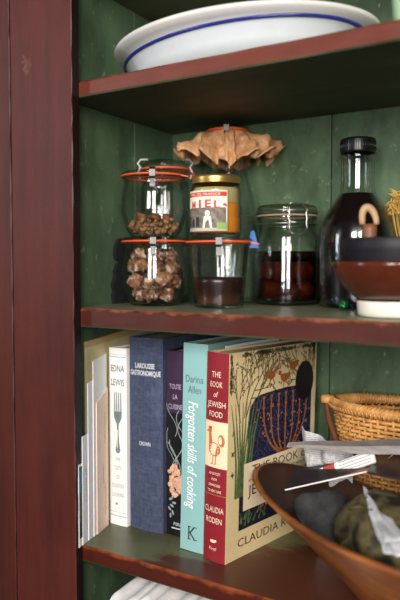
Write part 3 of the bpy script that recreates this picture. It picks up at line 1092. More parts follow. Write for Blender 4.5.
def weck(name, loc, outer, zr, rr, label, angs, tongue=None, group=None, lid_h=0.0065):
    th = thing(name, loc, label, 'jar', group)
    mb = MB()
    mb.lathe(vessel(smooth_prof(outer), 0.0030), (0, 0, 0), 56)
    mb.build('glass_body', M['glass'], th)
    mb = MB()
    mb.lathe([(rr - 0.006, zr - 0.0011), (rr, zr - 0.0013), (rr + 0.0005, zr), (rr, zr + 0.0013), (rr - 0.006, zr + 0.0011)], seg=56, close=True)
    if tongue is not None:
        d = Vector((math.sin(tongue), -math.cos(tongue), 0))
        s_ = Vector((math.cos(tongue), math.sin(tongue), 0))
        vs = [d * (rr - 0.003) - s_ * 0.006, d * (rr - 0.003) + s_ * 0.006, d * (rr + 0.011) + s_ * 0.004, d * (rr + 0.011) - s_ * 0.004]
        vs = [v_ + Vector((0, 0, zr - 0.001 - (0.003 if i > 1 else 0))) for i, v_ in enumerate(vs)] + [v_ + Vector((0, 0, zr + 0.001 - (0.003 if i > 1 else 0))) for i, v_ in enumerate(vs)]
        mb.add(vs, [(0, 3, 2, 1), (4, 5, 6, 7), (0, 1, 5, 4), (1, 2, 6, 5), (2, 3, 7, 6), (3, 0, 4, 7)])
    mb.build('rubber_ring', M['rubber'], th)
    mb = MB()
    mb.lathe([(0.0001, zr + 0.0014), (rr - 0.0008, zr + 0.0014), (rr - 0.0004, zr + 0.0040), (rr - 0.004, zr + lid_h - 0.0004), (rr - 0.009, zr + lid_h), (rr - 0.012, zr + lid_h - 0.0010), (0.0001, zr + lid_h - 0.0010)], seg=56)
    mb.build('glass_lid', M['glass'], th)
    for q in angs:
        clip(th, q, rr, zr)
    return th


J1 = (0.0470, 0.1120)
CA1 = math.radians(34)
prof1 = [(0.0300, 0.0), (0.0350, 0.0012), (0.0420, 0.012), (0.0482, 0.030), (0.0490, 0.046), (0.0474, 0.066), (0.0452, 0.080), (0.0450, 0.087), (0.0472, 0.0905), (0.0485, 0.0935)]
weck('tulip_jar', (J1[0], J1[1], ZM), prof1, 0.0955, 0.0500, 'lower tulip jar packed with sugared brown chunks, orange ring, standing on the shelf', (CA1, CA1 + PI))
Z2 = ZM + 0.0955 + 0.0065 + 0.0003
prof2 = [(0.0290, 0.0), (0.0340, 0.0012), (0.0420, 0.012), (0.0492, 0.034), (0.0497, 0.048), (0.0478, 0.066), (0.0448, 0.078), (0.0448, 0.083), (0.0468, 0.0865), (0.0480, 0.0885)]
weck('tulip_jar', (J1[0] - 0.001, J1[1], Z2), prof2, 0.0902, 0.0497, 'upper tulip jar, nearly empty with brown crumbs at its bottom, stacked on another jar', (CA1, CA1 + PI), math.radians(95))

# sugared chunks in the lower jar
random.seed(3)


def lump(seed, r, sub=3, amp=0.35, fr=1.6):
    b = bmesh.new()
    bmesh.ops.create_icosphere(b, subdivisions=sub, radius=r)
    for v_ in b.verts:
        d = v_.co.normalized()
        k = 1 + amp * noise.noise(d * fr + Vector((seed * 7.1, 0, 0))) + amp * 0.45 * noise.noise(d * fr * 3 + Vector((0, seed * 3.3, 0)))
        v_.co = d * r * k
    for f_ in b.faces:
        f_.smooth = True
    me = bpy.data.meshes.new('sugared_chunk')
    b.to_mesh(me)
    b.free()
    return me


cm = [lump(i, 0.0118, 3, 0.55, 1.9) for i in range(4)]
for me in cm:
    me.materials.append(M['chunk'])
lay = [(0.0170, 0.022, 5, 0.0), (0.0360, 0.0300, 8, 0.3), (0.0360, 0.006, 1, 0), (0.0570, 0.0290, 8, 0.7), (0.0575, 0.007, 1, 1.2), (0.0745, 0.0240, 5, 0.4)]
pr = None
for z_, rr, n_, ph in lay:
    for k in range(n_):
        t = ph + 2 * PI * k / n_
        o = bpy.data.objects.new('sugared_chunk', cm[0]) if pr is None else pr.copy()
        pr = pr or o
        o.data = cm[random.randrange(4)]
        C.objects.link(o)
        o.location = (J1[0] + rr * math.cos(t), J1[1] + rr * math.sin(t), ZM + z_ + random.uniform(-0.003, 0.003))
        o.rotation_euler = (random.random() * 6, random.random() * 6, random.random() * 6)
        o.scale = [random.uniform(0.88, 1.06)] * 3
        tag(o, 'sugar-dusted brown chunk packed inside the lower tulip jar', 'sweet', 'sugared chunks in the lower tulip jar')
# crumbs
mb = MB()
for k in range(170):
    t = random.random() * 2 * PI
    z_ = 0.006 + 0.020 * random.random() ** 1.2
    rmax = 0.030 + 0.5 * min(z_, 0.014) - 0.001
    r0 = rmax * math.sqrt(random.random())
    c0 = Vector((r0 * math.cos(t), r0 * math.sin(t), z_))
    s_ = random.uniform(0.0022, 0.0050)
    b = bmesh.new()
    bmesh.ops.create_icosphere(b, subdivisions=1, radius=s_)
    vs = [c0 + v_.co * (1 + 0.5 * noise.noise(v_.co * 300 + c0 * 90)) for v_ in b.verts]
    b.verts.index_update()
    fs = [tuple(v_.index for v_ in f_.verts) for f_ in b.faces]
    b.free()
    mb.add(vs, fs)
o = mb.build('dried_crumbs', M['crumb'], None, (J1[0] - 0.001, J1[1], Z2))
tag(o, 'loose brown dried crumbs at the bottom of the upper tulip jar', 'crumbs', None, 'stuff')
# a few bigger dried slices on the crumbs
for k, (dx, dy) in enumerate(((0.012, -0.015), (-0.010, 0.006), (0.016, 0.012), (-0.016, -0.012))):
    me = lump(20 + k, 0.0095, 2, 0.5, 1.5)
    me.materials.append(plain('dried_mushroom', srgb(120, 72, 44), 0.7, 0, 0.4, 120))
    o = bpy.data.objects.new('dried_slice', me)
    C.objects.link(o)
    o.location = (J1[0] + dx, J1[1] + dy, Z2 + 0.0285)
    o.scale = (1, 1, 0.6)
    o.rotation_euler = (0.3 * k, 0.2, k)
    tag(o, 'dark dried slice lying on the crumbs in the upper tulip jar', 'dried fruit', 'dried slices in the upper tulip jar')

# tall bail jar behind
J3 = (-0.0005, 0.2050)
j3 = thing('bail_jar', (J3[0], J3[1], ZM), 'tall empty wire-bail jar behind the stacked tulip jars', 'jar')
mb = MB()
mb.lathe(vessel(smooth_prof([(0.034, 0), (0.0385, 0.0015), (0.0400, 0.012), (0.0400, 0.10), (0.0400, 0.175), (0.0385, 0.192), (0.0360, 0.202), (0.0365, 0.210), (0.0395, 0.215)]), 0.003), seg=48)
mb.build('glass_body', M['glass'], j3)
mb = MB()
mb.lathe([(0.032, 0.2155), (0.0398, 0.2155), (0.0402, 0.2170), (0.0398, 0.2185), (0.032, 0.2185)], seg=48, close=True)
mb.build('rubber_ring', M['rubber'], j3)
mb = MB()
mb.lathe([(0.0001, 0.2187), (0.0392, 0.2187), (0.0396, 0.224), (0.036, 0.229), (0.026, 0.2315), (0.0001, 0.2315)], seg=48)
mb.build('glass_lid', M['glass'], j3)
Rv = Vector((math.cos(math.radians(33)), math.sin(math.radians(33)), 0))
Nv = Vector((math.sin(math.radians(33)), -math.cos(math.radians(33)), 0))
for sg in (-1, 1):
    mb = MB()
    b0 = Rv * sg
    up = lambda r, z_, k=0.0: b0 * r + Nv * k + Vector((0, 0, z_))
    mb.tube([up(0.028, 0.2345), up(0.0400, 0.2345), up(0.0455, 0.2280), up(0.0410, 0.2215), up(0.0450, 0.2130), up(0.0415, 0.2030)], 0.0015, 6)
    mb.build('wire_bail', M['wire_white'], j3)
mb = MB()
q = Rv
mb.tube([q * 0.0385 + Vector((0, 0, 0.2168)), q * 0.0460 + Nv * 0.012 + Vector((0, 0, 0.2085)), q * 0.0500 + Nv * 0.020 + Vector((0, 0, 0.2030))], [0.0012, 0.0022, 0.0020], 6)
mb.build('ring_tongue', M['rubber_red'], j3)

# mould jar with dark syrup
J4 = (0.1590, 0.1150)
CA4 = math.radians(31)
prof4 = [(0.0300, 0.0), (0.0338, 0.0015), (0.0352, 0.006), (0.0378, 0.040), (0.0402, 0.066), (0.0422, 0.084), (0.0440, 0.0875), (0.0455, 0.0905)]
jm = weck('mold_jar', (J4[0], J4[1], ZM), prof4, 0.0927, 0.0478, 'straight-sided jar half full of dark brown syrup, standing under the honey jar', (CA4, CA4 + PI), math.radians(105))
mb = MB()
mb.lathe([(0.0001, 0.0058), (0.0310, 0.0058), (0.0322, 0.008), (0.0346, 0.036), (0.0349, 0.0425), (0.0330, 0.0432), (0.0001, 0.0432)], seg=48)
o = mb.build('syrup', M['syrup'], None, (J4[0], J4[1], ZM))
tag(o, 'dark brown syrup filling the lower half of the straight-sided jar', 'syrup')

# honey jar
J5 = (0.1540, 0.1150)
Z5 = ZM + 0.0927 + 0.0065 + 0.0004
jh = thing('honey_jar', (J5[0], J5[1], Z5), 'honey jar with gold lid and red picture label, standing on the syrup jar', 'jar')
hp = [(0.0315, 0.0), (0.0352, 0.0015), (0.0366, 0.005), (0.0366, 0.030), (0.0366, 0.064), (0.0350, 0.0715), (0.0330, 0.0745), (0.0330, 0.0800)]
mb = MB()
mb.lathe(vessel(hp, 0.0024), seg=48)
mb.build('glass_body', M['glass'], jh)
mb = MB()
lidp = [(0.0001, 0.0850), (0.0300, 0.0850), (0.0325, 0.0862), (0.0343, 0.0850), (0.0347, 0.0830), (0.0345, 0.0770), (0.0349, 0.0762), (0.0345, 0.0752), (0.0335, 0.0752), (0.0335, 0.0830), (0.0001, 0.0835)]
mb.lathe(lidp, seg=48)
mb.build('lid', M['brass'], jh)
lc = math.radians(2)


def lab(u, v, h):
    an = lc + u / 0.0370
    return ((0.0368 + h) * math.sin(an), -(0.0368 + h) * math.cos(an), v)


mb = MB()
mb.grid(lambda s_, t_: lab(-0.036 + 0.072 * s_, 0.0075 + 0.0565 * t_, 0.0003), 33, 2)
o = mb.build('label', M['label_white'], jh, solid=0.0002)
o['label'] = 'cream paper label with red lettering and a grey picture'
a = Art(lab)
a.rect(-0.034, 0.0555, 0.034, 0.0615, 'label_red', 0.0006, 16)
a.text('MIEL DE FRANCE', 0.0, 0.0585, 0.0034, 'label_white', 0.050, 0.0009)
a.rect(-0.033, 0.0120, 0.033, 0.0500, 'label_grey', 0.0006, 16)
a.rect(-0.033, 0.0400, 0.033, 0.0500, 'label_white', 0.0007, 16)
for i, ch in enumerate('MIEL'):
    a.text(ch, -0.017 + 0.0125 * i, 0.0440 + 0.0015 * math.sin(i), 0.0105, 'label_red', 0.0088 if ch != 'I' else 0.0035, 0.0010, bold=0.03)
a.line([(0.029, 0.043), (0.031, 0.045), (0.0335, 0.042)], 0.0028, 'label_red', 0.0010)
a.poly([(0.000, 0.012), (0.014, 0.012), (0.0120, 0.028), (0.002, 0.028)], 'label_white', 0.0010)
a.disc(0.007, 0.0320, 0.0036, 0.0042, 'label_white', 0.0010)
for x in (-0.027, -0.018, -0.009):
    a.rect(x - 0.003, 0.014, x + 0.003, 0.026 + 0.003 * math.sin(x * 400), 'ink_dark', 0.0009, 3)
a.rect(0.020, 0.0105, 0.034, 0.0190, 'label_green', 0.0010, 5)
o2 = a.build('label_print', None)
o2.parent = o
mb = MB()
mb.lathe([(0.0001, 0.0058), (0.0305, 0.0058), (0.0336, 0.0080), (0.0337, 0.045), (0.0333, 0.0470), (0.0001, 0.0470)], seg=40)
o = mb.build('honey', M['honey'], None, (J5[0], J5[1], Z5))
mb = MB()
mb.lathe([(0.0001, 0.0473), (0.0330, 0.0473), (0.0334, 0.049), (0.0334, 0.064), (0.0322, 0.0690), (0.0001, 0.0690)], seg=40)
mb.build('pale_foam', M['honey_pale'], o)
tag(o, 'amber honey filling the labelled jar with the gold lid', 'honey')

# tall jar capped with waxed paper
J6 = (0.1010, 0.2350)
j6 = thing('paper_capped_jar', (J6[0], J6[1], ZM), 'tall glass jar capped with crinkled brown waxed paper, behind the honey jar', 'jar')
mb = MB()
mb.lathe(vessel(smooth_prof([(0.040, 0), (0.0455, 0.002), (0.0485, 0.012), (0.0490, 0.05), (0.0490, 0.105), (0.0465, 0.145), (0.0395, 0.180), (0.0325, 0.210), (0.0300, 0.235), (0.0305, 0.262), (0.0330, 0.270)]), 0.003), seg=48)
mb.build('glass_body', M['glass'], j6)
mb = MB()
mb.lathe([(0.025, 0.2722), (0.0335, 0.2722), (0.0342, 0.2738), (0.0335, 0.2754), (0.025, 0.2754)], seg=48, close=True)
mb.build('rubber_ring', M['rubber'], j6)
mb = MB()
mb.lathe([(0.0001, 0.2770), (0.0328, 0.2764), (0.0333, 0.2790), (0.0290, 0.2818), (0.0200, 0.2825), (0.0001, 0.2822)], seg=48)
mb.build('glass_lid', M['glass'], j6)
cl = clip(j6, math.radians(28), 0.0346, 0.2735)
clip(j6, math.radians(28) + PI, 0.0346, 0.2735)
random.seed(9)
base_ang = math.atan2(Rv.y, Rv.x)


def skirt(u, v):
    th_ = u * 2 * PI
    rel = (th_ - base_ang)
    side = abs(math.cos(rel))               # 1 along the picture's left / right
    L = 0.058 + 0.008 * side ** 2.2 + 0.016 * noise.noise(Vector((math.cos(th_) * 2.2, math.sin(th_) * 2.2, 4.2)))
    if math.cos(rel) < 0:
        L -= 0.004
    dr = L * (0.20 + 0.64 * side ** 1.5)
    dz = L * (0.95 - 0.45 * side ** 1.5)
    fold = 0.0060 * math.sin(th_ * 11 + 1.3 * math.sin(th_ * 3)) + 0.0035 * math.sin(th_ * 23 + 0.7)
    cr = 0.013 * noise.noise(Vector((math.cos(th_) * 4, math.sin(th_) * 4, v * 3.0))) + 0.006 * noise.noise(Vector((math.cos(th_) * 10, math.sin(th_) * 10, v * 7.0)))
    r_ = 0.0310 + dr * v ** 0.85 + (fold + cr) * min(1, v * 1.6)
    z_ = 0.2722 - dz * v ** 1.25 + (0.5 * fold + cr) * v * (0.4 + side)
    return (r_ * math.cos(th_), r_ * math.sin(th_), z_)


mb = MB()
mb.grid(skirt, 150, 16, 0, True, True)
mb.lathe([(0.0001, 0.2764), (0.031, 0.2760), (0.0312, 0.2715)], seg=60)
o = mb.build('paper_cover', M['wax'], j6, solid=0.0004)
o['label'] = 'crinkled brown waxed paper cover flaring out like a skirt'

# clip-top preserving jar with plums
J7 = (0.2050, 0.2400)
j7 = thing('clip_top_jar', (J7[0], J7[1], ZM), 'round clip-top preserving jar of dark fruit in red-brown liquor, wire latch on front', 'jar')
mb = MB()
mb.lathe(vessel(smooth_prof([(0.043, 0), (0.0475, 0.0015), (0.0492, 0.008), (0.0492, 0.05), (0.0492, 0.092), (0.0480, 0.104), (0.0450, 0.113), (0.0442, 0.119), (0.0462, 0.1225), (0.0445, 0.127), (0.0468, 0.1305), (0.0468, 0.1335)]), 0.0034), seg=56)
mb.build('glass_body', M['glass'], j7)
mb = MB()
mb.lathe([(0.040, 0.1338), (0.0462, 0.1338), (0.0466, 0.1350), (0.0462, 0.1362), (0.040, 0.1362)], seg=56, close=True)
mb.build('gasket', plain('grey_gasket', srgb(160, 140, 120), 0.6), j7)
mb = MB()
mb.lathe([(0.0001, 0.1364), (0.0462, 0.1364), (0.0468, 0.1400), (0.0450, 0.1440), (0.0458, 0.1465), (0.0430, 0.1505), (0.034, 0.1520), (0.0001, 0.1515)], seg=56)
mb.build('glass_lid', M['lid_glass'], j7)
mb = MB()
for zz_ in (0.1225, 0.1420):
    pts = [(0.0472 * math.cos(t * PI / 30), 0.0472 * math.sin(t * PI / 30), zz_) for t in range(60)]
    mb.tube(pts, 0.0009, 6, 0, True)
mb.build('wire_band', M['wire'], j7)
an = math.radians(24 + 20)
d_ = Vector((math.sin(an), -math.cos(an), 0))
s_ = Vector((math.cos(an), math.sin(an), 0))
mb = MB()
for sg in (-1, 1):
    pp = lambda r, k, z_: d_ * r + s_ * (k * sg) + Vector((0, 0, z_))
    mb.tube([pp(0.040, 0.010, 0.1510), pp(0.0465, 0.0115, 0.1475), pp(0.0495, 0.0155, 0.1420), pp(0.0500, 0.0125, 0.1360), pp(0.0500, 0.0145, 0.1300), pp(0.0520, 0.0125, 0.1230), pp(0.0500, 0.0150, 0.1160), pp(0.0500, 0.0110, 0.1090)], 0.0011, 6)
mb.tube([d_ * 0.0500 + s_ * (0.0110 * k) + Vector((0, 0, 0.1090 - 0.0035 * (1 - k * k))) for k in (-1, -0.6, -0.2, 0.2, 0.6, 1)], 0.0011, 6)
mb.tube([d_ * 0.0400 + s_ * (0.010 * k) + Vector((0, 0, 0.1510 + 0.002 * (1 - k * k))) for k in (-1, -0.5, 0, 0.5, 1)], 0.0011, 6)
mb.tube([d_ * 0.0490 + s_ * (0.013 * k) + Vector((0, 0, 0.1235)) for k in (-1.2, 0, 1.2)], 0.0011, 6)
mb.build('wire_latch', M['wire'], j7)
# blue tag hanging at its left
mb = MB()
tg = Vector((-0.036, -0.0420, 0.0985))
mb.add([tg + Rv * x_ + Vector((0, 0, z_)) - Nv * 0.0 + Nv * y_ for x_, z_, y_ in ((-0.0035, 0.0135, 0.000), (0.0015, 0.0140, 0.001), (0.0050, 0.0000, 0.002), (0.0090, -0.0125, 0.002), (-0.0070, -0.0115, 0.001), (-0.0058, 0.002, 0.000))], [(0, 1, 2, 5), (5, 2, 3, 4)])
mb.build('tag', M['blue_tag'], j7, solid=0.0008)['label'] = 'small blue tag hanging at the jar left side'
mb = MB()
mb.lathe([(0.0001, 0.0060), (0.0430, 0.0060), (0.0453, 0.0090), (0.0455, 0.080), (0.0440, 0.0812), (0.0001, 0.0812)], seg=48)
o = mb.build('fruit_liquor', M['red_liquor'], None, (J7[0], J7[1], ZM))
tag(o, 'red-brown liquor around the fruit in the clip-top jar', 'liquor')
pm = lump(50, 0.0150, 3, 0.10, 1.2)
pm.materials.append(M['plum_skin'])
pr = None
for z_, rr, n_, ph in ((0.0225, 0.0285, 6, 0.1), (0.0510, 0.0280, 6, 0.55), (0.0360, 0.0, 1, 0)):
    for k in range(n_):
        t = ph + 2 * PI * k / n_
        o = bpy.data.objects.new('plum', pm) if pr is None else pr.copy()
        pr = pr or o
        C.objects.link(o)
        o.location = (J7[0] + rr * math.cos(t), J7[1] + rr * math.sin(t), ZM + z_)
        o.rotation_euler = (k, k * 2.0, 0)
        tag(o, 'brown preserved plum steeped in liquor inside the clip-top jar', 'fruit', 'plums in the clip-top jar')

# big bottle of near-black liquor
J8 = (0.3200, 0.2330)
j8 = thing('bottle', (J8[0], J8[1], ZM), 'large round-shouldered glass bottle of near-black liquor with a black screw cap', 'bottle')
bp_ = smooth_prof([(0.048, 0.0), (0.0530, 0.0015), (0.0556, 0.008), (0.0558, 0.04), (0.0558, 0.082), (0.0550, 0.100), (0.0505, 0.120), (0.0420, 0.138), (0.0325, 0.152), (0.0262, 0.163), (0.0240, 0.178), (0.0238, 0.205), (0.0242, 0.211), (0.0262, 0.2135), (0.0262, 0.2170), (0.0238, 0.2190), (0.0232, 0.2235)], 5)
mb = MB()
mb.lathe(vessel(bp_, 0.0030), seg=64)
mb.build('glass_body', M['glass_thick'], j8)
mb = MB()
ridg = [(0.0001, 0.2408), (0.0220, 0.2408), (0.0245, 0.2395), (0.0250, 0.2370), (0.0250, 0.2225), (0.0246, 0.2200), (0.0237, 0.2200), (0.0237, 0.2380), (0.0001, 0.2385)]
mb.lathe(ridg, seg=72)
for k in range(48):
    t = 2 * PI * k / 48
    mb.tube([(0.0249 * math.cos(t), 0.0249 * math.sin(t), 0.2225), (0.0249 * math.cos(t), 0.0249 * math.sin(t), 0.2368)], 0.0006, 5)
mb.build('cap', M['cap_black'], j8)
inn = [(max(0.0005, r - 0.0036), z) for r, z in bp_ if 0.006 < z < 0.162]
mb = MB()
mb.lathe([(0.0001, 0.0062), (inn[0][0] - 0.002, 0.0062)] + inn + [(inn[-1][0] - 0.0005, 0.1625), (0.0001, 0.1625)], seg=56)
o = mb.build('dark_liquor', M['black_liquor'], None, (J8[0], J8[1], ZM))
tag(o, 'near-black liquor filling the large bottle up to its neck', 'liquor')

# flat black wavy-edged shape standing against the left wall
mb = MB()
pts = [(0.000, 0.000), (0.000, 0.012)]
prof_y = []
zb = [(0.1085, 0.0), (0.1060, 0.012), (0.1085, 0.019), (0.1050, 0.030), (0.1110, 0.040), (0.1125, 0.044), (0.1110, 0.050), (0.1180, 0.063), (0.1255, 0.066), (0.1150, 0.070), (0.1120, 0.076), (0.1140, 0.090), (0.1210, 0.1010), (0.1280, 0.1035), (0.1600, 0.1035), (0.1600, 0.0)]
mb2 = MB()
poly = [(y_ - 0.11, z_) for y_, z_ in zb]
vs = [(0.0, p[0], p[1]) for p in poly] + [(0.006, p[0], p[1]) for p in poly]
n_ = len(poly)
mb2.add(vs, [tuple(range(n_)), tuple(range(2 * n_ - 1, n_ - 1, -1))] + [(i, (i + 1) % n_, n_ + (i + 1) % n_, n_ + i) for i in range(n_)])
o = mb2.build('wavy_cutout', M['wavy_black'], None, (wx(0.115) + 0.0012, 0.115 - 0.003, ZM), bevel=0.0008)
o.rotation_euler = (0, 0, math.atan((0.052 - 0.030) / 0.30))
tag(o, 'black wavy-edged flat plate upright against the left wall behind the tulip jars', 'cutout')


# ================================================================== bowls at the right
BW = (0.4240, 0.0800)
o = MB()
o.lathe([(0.0001, 0), (0.0400, 0), (0.0425, 0.0012), (0.0435, 0.006), (0.0442, 0.0175), (0.0436, 0.0185), (0.0424, 0.0178), (0.0410, 0.0050), (0.0001, 0.0040)], seg=56)
d1 = o.build('white_dish', M['white_dish'], None, (BW[0], BW[1], ZM))
tag(d1, 'low white dish at the very bottom of the bowl stack by the bottle', 'dish')
o = MB()
br = [(0.0001, 0), (0.0390, 0), (0.0470, 0.003), (0.0600, 0.0150), (0.0700, 0.0285), (0.0735, 0.0360), (0.0752, 0.0400), (0.0755, 0.0440), (0.0735, 0.0455), (0.0712, 0.0430), (0.0690, 0.0330), (0.0560, 0.0140), (0.0440, 0.0055), (0.0001, 0.0045)]
o.lathe(br, seg=64)
d2 = o.build('brown_bowl', M['terracotta'], None, (BW[0], BW[1], ZM + 0.0190))
tag(d2, 'glossy reddish-brown bowl standing on the white dish', 'bowl')
o = MB()
o.lathe([(0.0001, 0), (0.0400, 0), (0.0500, 0.004), (0.0560, 0.0220), (0.0610, 0.0520), (0.0628, 0.0650), (0.0618, 0.0660), (0.0598, 0.0645), (0.0580, 0.0520), (0.0530, 0.0220), (0.0460, 0.0070), (0.0001, 0.0050)], seg=64)
d3 = o.build('dark_bowl', M['dark_bowl'], None, (BW[0], BW[1], ZM + 0.0190 + 0.0062))
tag(d3, 'dark slate bowl nested inside the brown bowl, holding a wooden brush', 'bowl')
ZB = ZM + 0.0190 + 0.0062 + 0.0054
BRP = (BW[0] - 0.0310, BW[1] - 0.0030)
br_ = thing('wooden_brush', (BRP[0], BRP[1], ZB), 'small brown wooden brush with a pale loop standing up in the dark bowl', 'brush')
mb = MB()
mb.lathe([(0.0001, 0), (0.0060, 0.001), (0.0078, 0.02), (0.0080, 0.060), (0.0088, 0.072), (0.0080, 0.078), (0.0001, 0.079)], (0, 0, 0), 20)
mb.build('handle', M['wood_brown'], br_)
mb = MB()
lp = []
for i in range(17):
    t = PI * i / 16
    lp.append(Rv * (-0.0085 * math.cos(t)) + Vector((0, 0, 0.078 + 0.020 * math.sin(t) ** 0.8)) - Rv * 0.003 * math.sin(t))
mb.tube(lp, [0.0035 + 0.0014 * math.sin(PI * i / 16) for i in range(17)], 10)
mb.build('loop', M['wood_pale'], br_)

# dried straw posy behind the bottle and bowls
sp_ = thing('dried_posy', (0.389, 0.275, ZM), 'bunch of dried straw-coloured flowers behind the bottle at the right', 'dried flowers')
mb = MB()
random.seed(21)
tips = []
for k in range(26):
    a0 = random.random() * 2 * PI
    r0 = random.random() ** 0.5
    tip = Vector((0.030 * r0 * math.cos(a0) - 0.014, 0.016 * r0 * math.sin(a0), 0.125 + 0.042 * random.random()))
    base = Vector((0.006 * math.cos(a0), 0.006 * math.sin(a0), 0.001))
    mb.tube([base, base.lerp(tip, 0.5) + Vector((0, 0, 0.004)), tip], 0.0008, 5)
    tips.append(tip)
mb.build('stems', M['straw'], sp_)
mb = MB()
for tip in tips:
    for q in range(14):
        d = Vector((random.gauss(0, 1), random.gauss(0, 1), random.gauss(0, 1))).normalized()
        mb.tube([tip, tip + d * 0.006 + Vector((0, 0, 0.001)), tip + d * random.uniform(0.008, 0.013)], [0.0010, 0.0012, 0.0004], 4)
o = mb.build('flower_heads', M['straw'], sp_)
o['kind'] = 'stuff'

# foil sweet
fs_ = thing('foil_sweet', (0.3300, 0.1560, ZM), 'tiny green and blue foil-wrapped sweet in front of the bottle', 'sweet')
me = lump(77, 0.0065, 3, 0.6, 2.5)
me.materials.append(M['foil_g'])
o = bpy.data.objects.new('wrapper', me)
C.objects.link(o)
o.parent = fs_
o.location = (0, 0, 0.0068)
mb = MB()
for sg in (-1, 1):
    c0 = Rv * (0.006 * sg) + Vector((0, 0, 0.008))
    mb.grid(lambda u, v, sg=sg, c0=c0: c0 + Rv * (sg * 0.009 * v) + Nv * ((u - 0.5) * 0.014 * v + 0.001 * math.sin(u * 20)) + Vector((0, 0, 0.006 * v * (sg * -1) + 0.0025 * math.sin(u * 25) * v)), 12, 4)
mb.build('wrapper_end', M['foil_b'], fs_, solid=0.0003)


# ================================================================== platters on the upper shelf
ZU = 0.6604 + 0.0006


def oval(name, c, a_, b_, prof, mat, rot):
    """prof: (scale, z) pairs outside then inside"""
    mb = MB()
    seg = 96
    vs = []
    for s0, z_, ins in prof:
        for j in range(seg):
            t = 2 * PI * j / seg
            vs.append((max(1e-4, a_ * s0 - ins) * math.cos(t) * 1.0, max(1e-4, b_ * s0 - ins) * math.sin(t), z_))
    fs = []
    for i in range(len(prof) - 1):
        for j in range(seg):
            j2 = (j + 1) % seg
            fs.append((i * seg + j, i * seg + j2, (i + 1) * seg + j2, (i + 1) * seg + j))
    fs.append(tuple(range(seg - 1, -1, -1)))
    fs.append(tuple((len(prof) - 1) * seg + j for j in range(seg)))
    mb.add(vs, fs, 0, True)
    return mb


p1 = thing('enamel_dish', (0.178, 0.130, ZU), 'deep oval white enamel dish with a cobalt blue rim, below another platter', 'dish', None, (0, 0, -0.25))
A_, B_ = 0.197, 0.133
mb = oval('d', None, A_, B_, [(0.60, 0.0, 0), (0.72, 0.001, 0), (0.82, 0.0060, 0), (0.90, 0.0170, 0), (0.950, 0.0300, 0), (0.985, 0.0335, 0), (0.985, 0.0345, 0), (0.945, 0.0310, 0.001), (0.885, 0.0190, 0.001), (0.81, 0.0080, 0.001), (0.71, 0.0030, 0), (0.6, 0.002, 0)], None, 0)
mb.build('body', M['enamel'], p1)
mb = oval('d', None, A_, B_, [(0.974, 0.0324, 0), (0.990, 0.0322, 0), (1.0, 0.0338, 0), (1.0, 0.0356, 0), (0.990, 0.0364, 0), (0.974, 0.0353, 0)], None, 0)
mb.f = mb.f[:-2]
mb.m = mb.m[:-2]
mb.sm = mb.sm[:-2]
k0 = len(mb.v) - 96
for j in range(96):
    j2 = (j + 1) % 96
    mb.f.append([k0 + j, k0 + j2, j2, j])
    mb.m.append(0)
    mb.sm.append(True)
mb.build('rim', M['rim_blue'], p1)['label'] = 'cobalt blue rolled rim'
p2 = thing('platter', (0.181, 0.137, ZU + 0.0110), 'wide oval cream porcelain platter lying on the blue-rimmed dish', 'platter', None, (0, 0, -0.141))
A2, B2 = 0.202, 0.156
mb = oval('d', None, A2, B2, [(0.55, 0.0, 0), (0.66, 0.001, 0), (0.76, 0.006, 0), (0.83, 0.0160, 0), (0.875, 0.0255, 0), (0.94, 0.0300, 0), (0.985, 0.0340, 0), (1.0, 0.0370, 0), (0.997, 0.0395, 0), (0.98, 0.0390, 0), (0.935, 0.0345, 0.001), (0.87, 0.0300, 0.001), (0.81, 0.0185, 0.001), (0.74, 0.0095, 0.001), (0.65, 0.0045, 0), (0.55, 0.004, 0)], None, 0)
mb.build('body', M['porcelain'], p2)
# pale green cup at far right
mb = MB()
mb.lathe([(0.0001, 0), (0.024, 0), (0.030, 0.004), (0.036, 0.030), (0.040, 0.075), (0.039, 0.076), (0.0375, 0.074), (0.033, 0.030), (0.026, 0.007), (0.0001, 0.005)], seg=40)
o = mb.build('cup', plain('pale_green_glaze', srgb(186, 214, 176), 0.25, 0, 0.05), None, (0.434, 0.150, ZU))
tag(o, 'pale green cup at the right end of the upper shelf', 'cup')


# ================================================================== basket
BK = (0.414, 0.222)
BA, BB = 0.118, 0.056
BZ0, BZ1 = 0.075, 0.215
bk = thing('wicker_basket', (BK[0], BK[1], 0.0004), 'honey-coloured woven wicker basket with a dark bentwood handle, behind the wooden bowl', 'basket')
mb = MB()
H = 0.200


def brad(t):
    return 0.62 + 0.38 * (t ** 0.75)


nst, nrow = 64, 30
for k in range(nrow):
    t = (k + 0.5) / nrow
    s0 = brad(t)
    pts = []
    for j in range(nst * 4):
        an_ = 2 * PI * j / (nst * 4)
        wv_ = 0.0019 * math.sin(an_ * nst / 2 + (PI if k % 2 else 0))
        pts.append(((BA * s0 + wv_) * math.cos(an_), (BB * s0 + wv_) * math.sin(an_), 0.005 + H * 0.955 * t))
    mb.tube(pts, 0.0028, 5, 0, True)
o = mb.build('weave', M['wicker'], bk)
o['kind'] = 'stuff'
mb = MB()
for j in range(nst):
    an_ = 2 * PI * (j + 0.5) / nst
    pts = [((BA * brad(t)) * math.cos(an_), (BB * brad(t)) * math.sin(an_), 0.003 + H * t) for t in (0, 0.15, 0.3, 0.45, 0.6, 0.75, 0.9, 0.97)]
    mb.tube(pts, 0.0022, 5)
o = mb.build('stakes', M['wicker'], bk)
o['kind'] = 'stuff'
mb = MB()
mb.lathe([(0.0001, 0.0), (0.61, 0.0), (0.61, 0.004), (0.0001, 0.004)], seg=48, sx=BA, sy=BB)
mb.build('base', M['wicker'], bk)
mb = MB()
pts = [((BA + 0.002) * math.cos(2 * PI * j / 96), (BB + 0.002) * math.sin(2 * PI * j / 96), 0.005 + H) for j in range(96)]
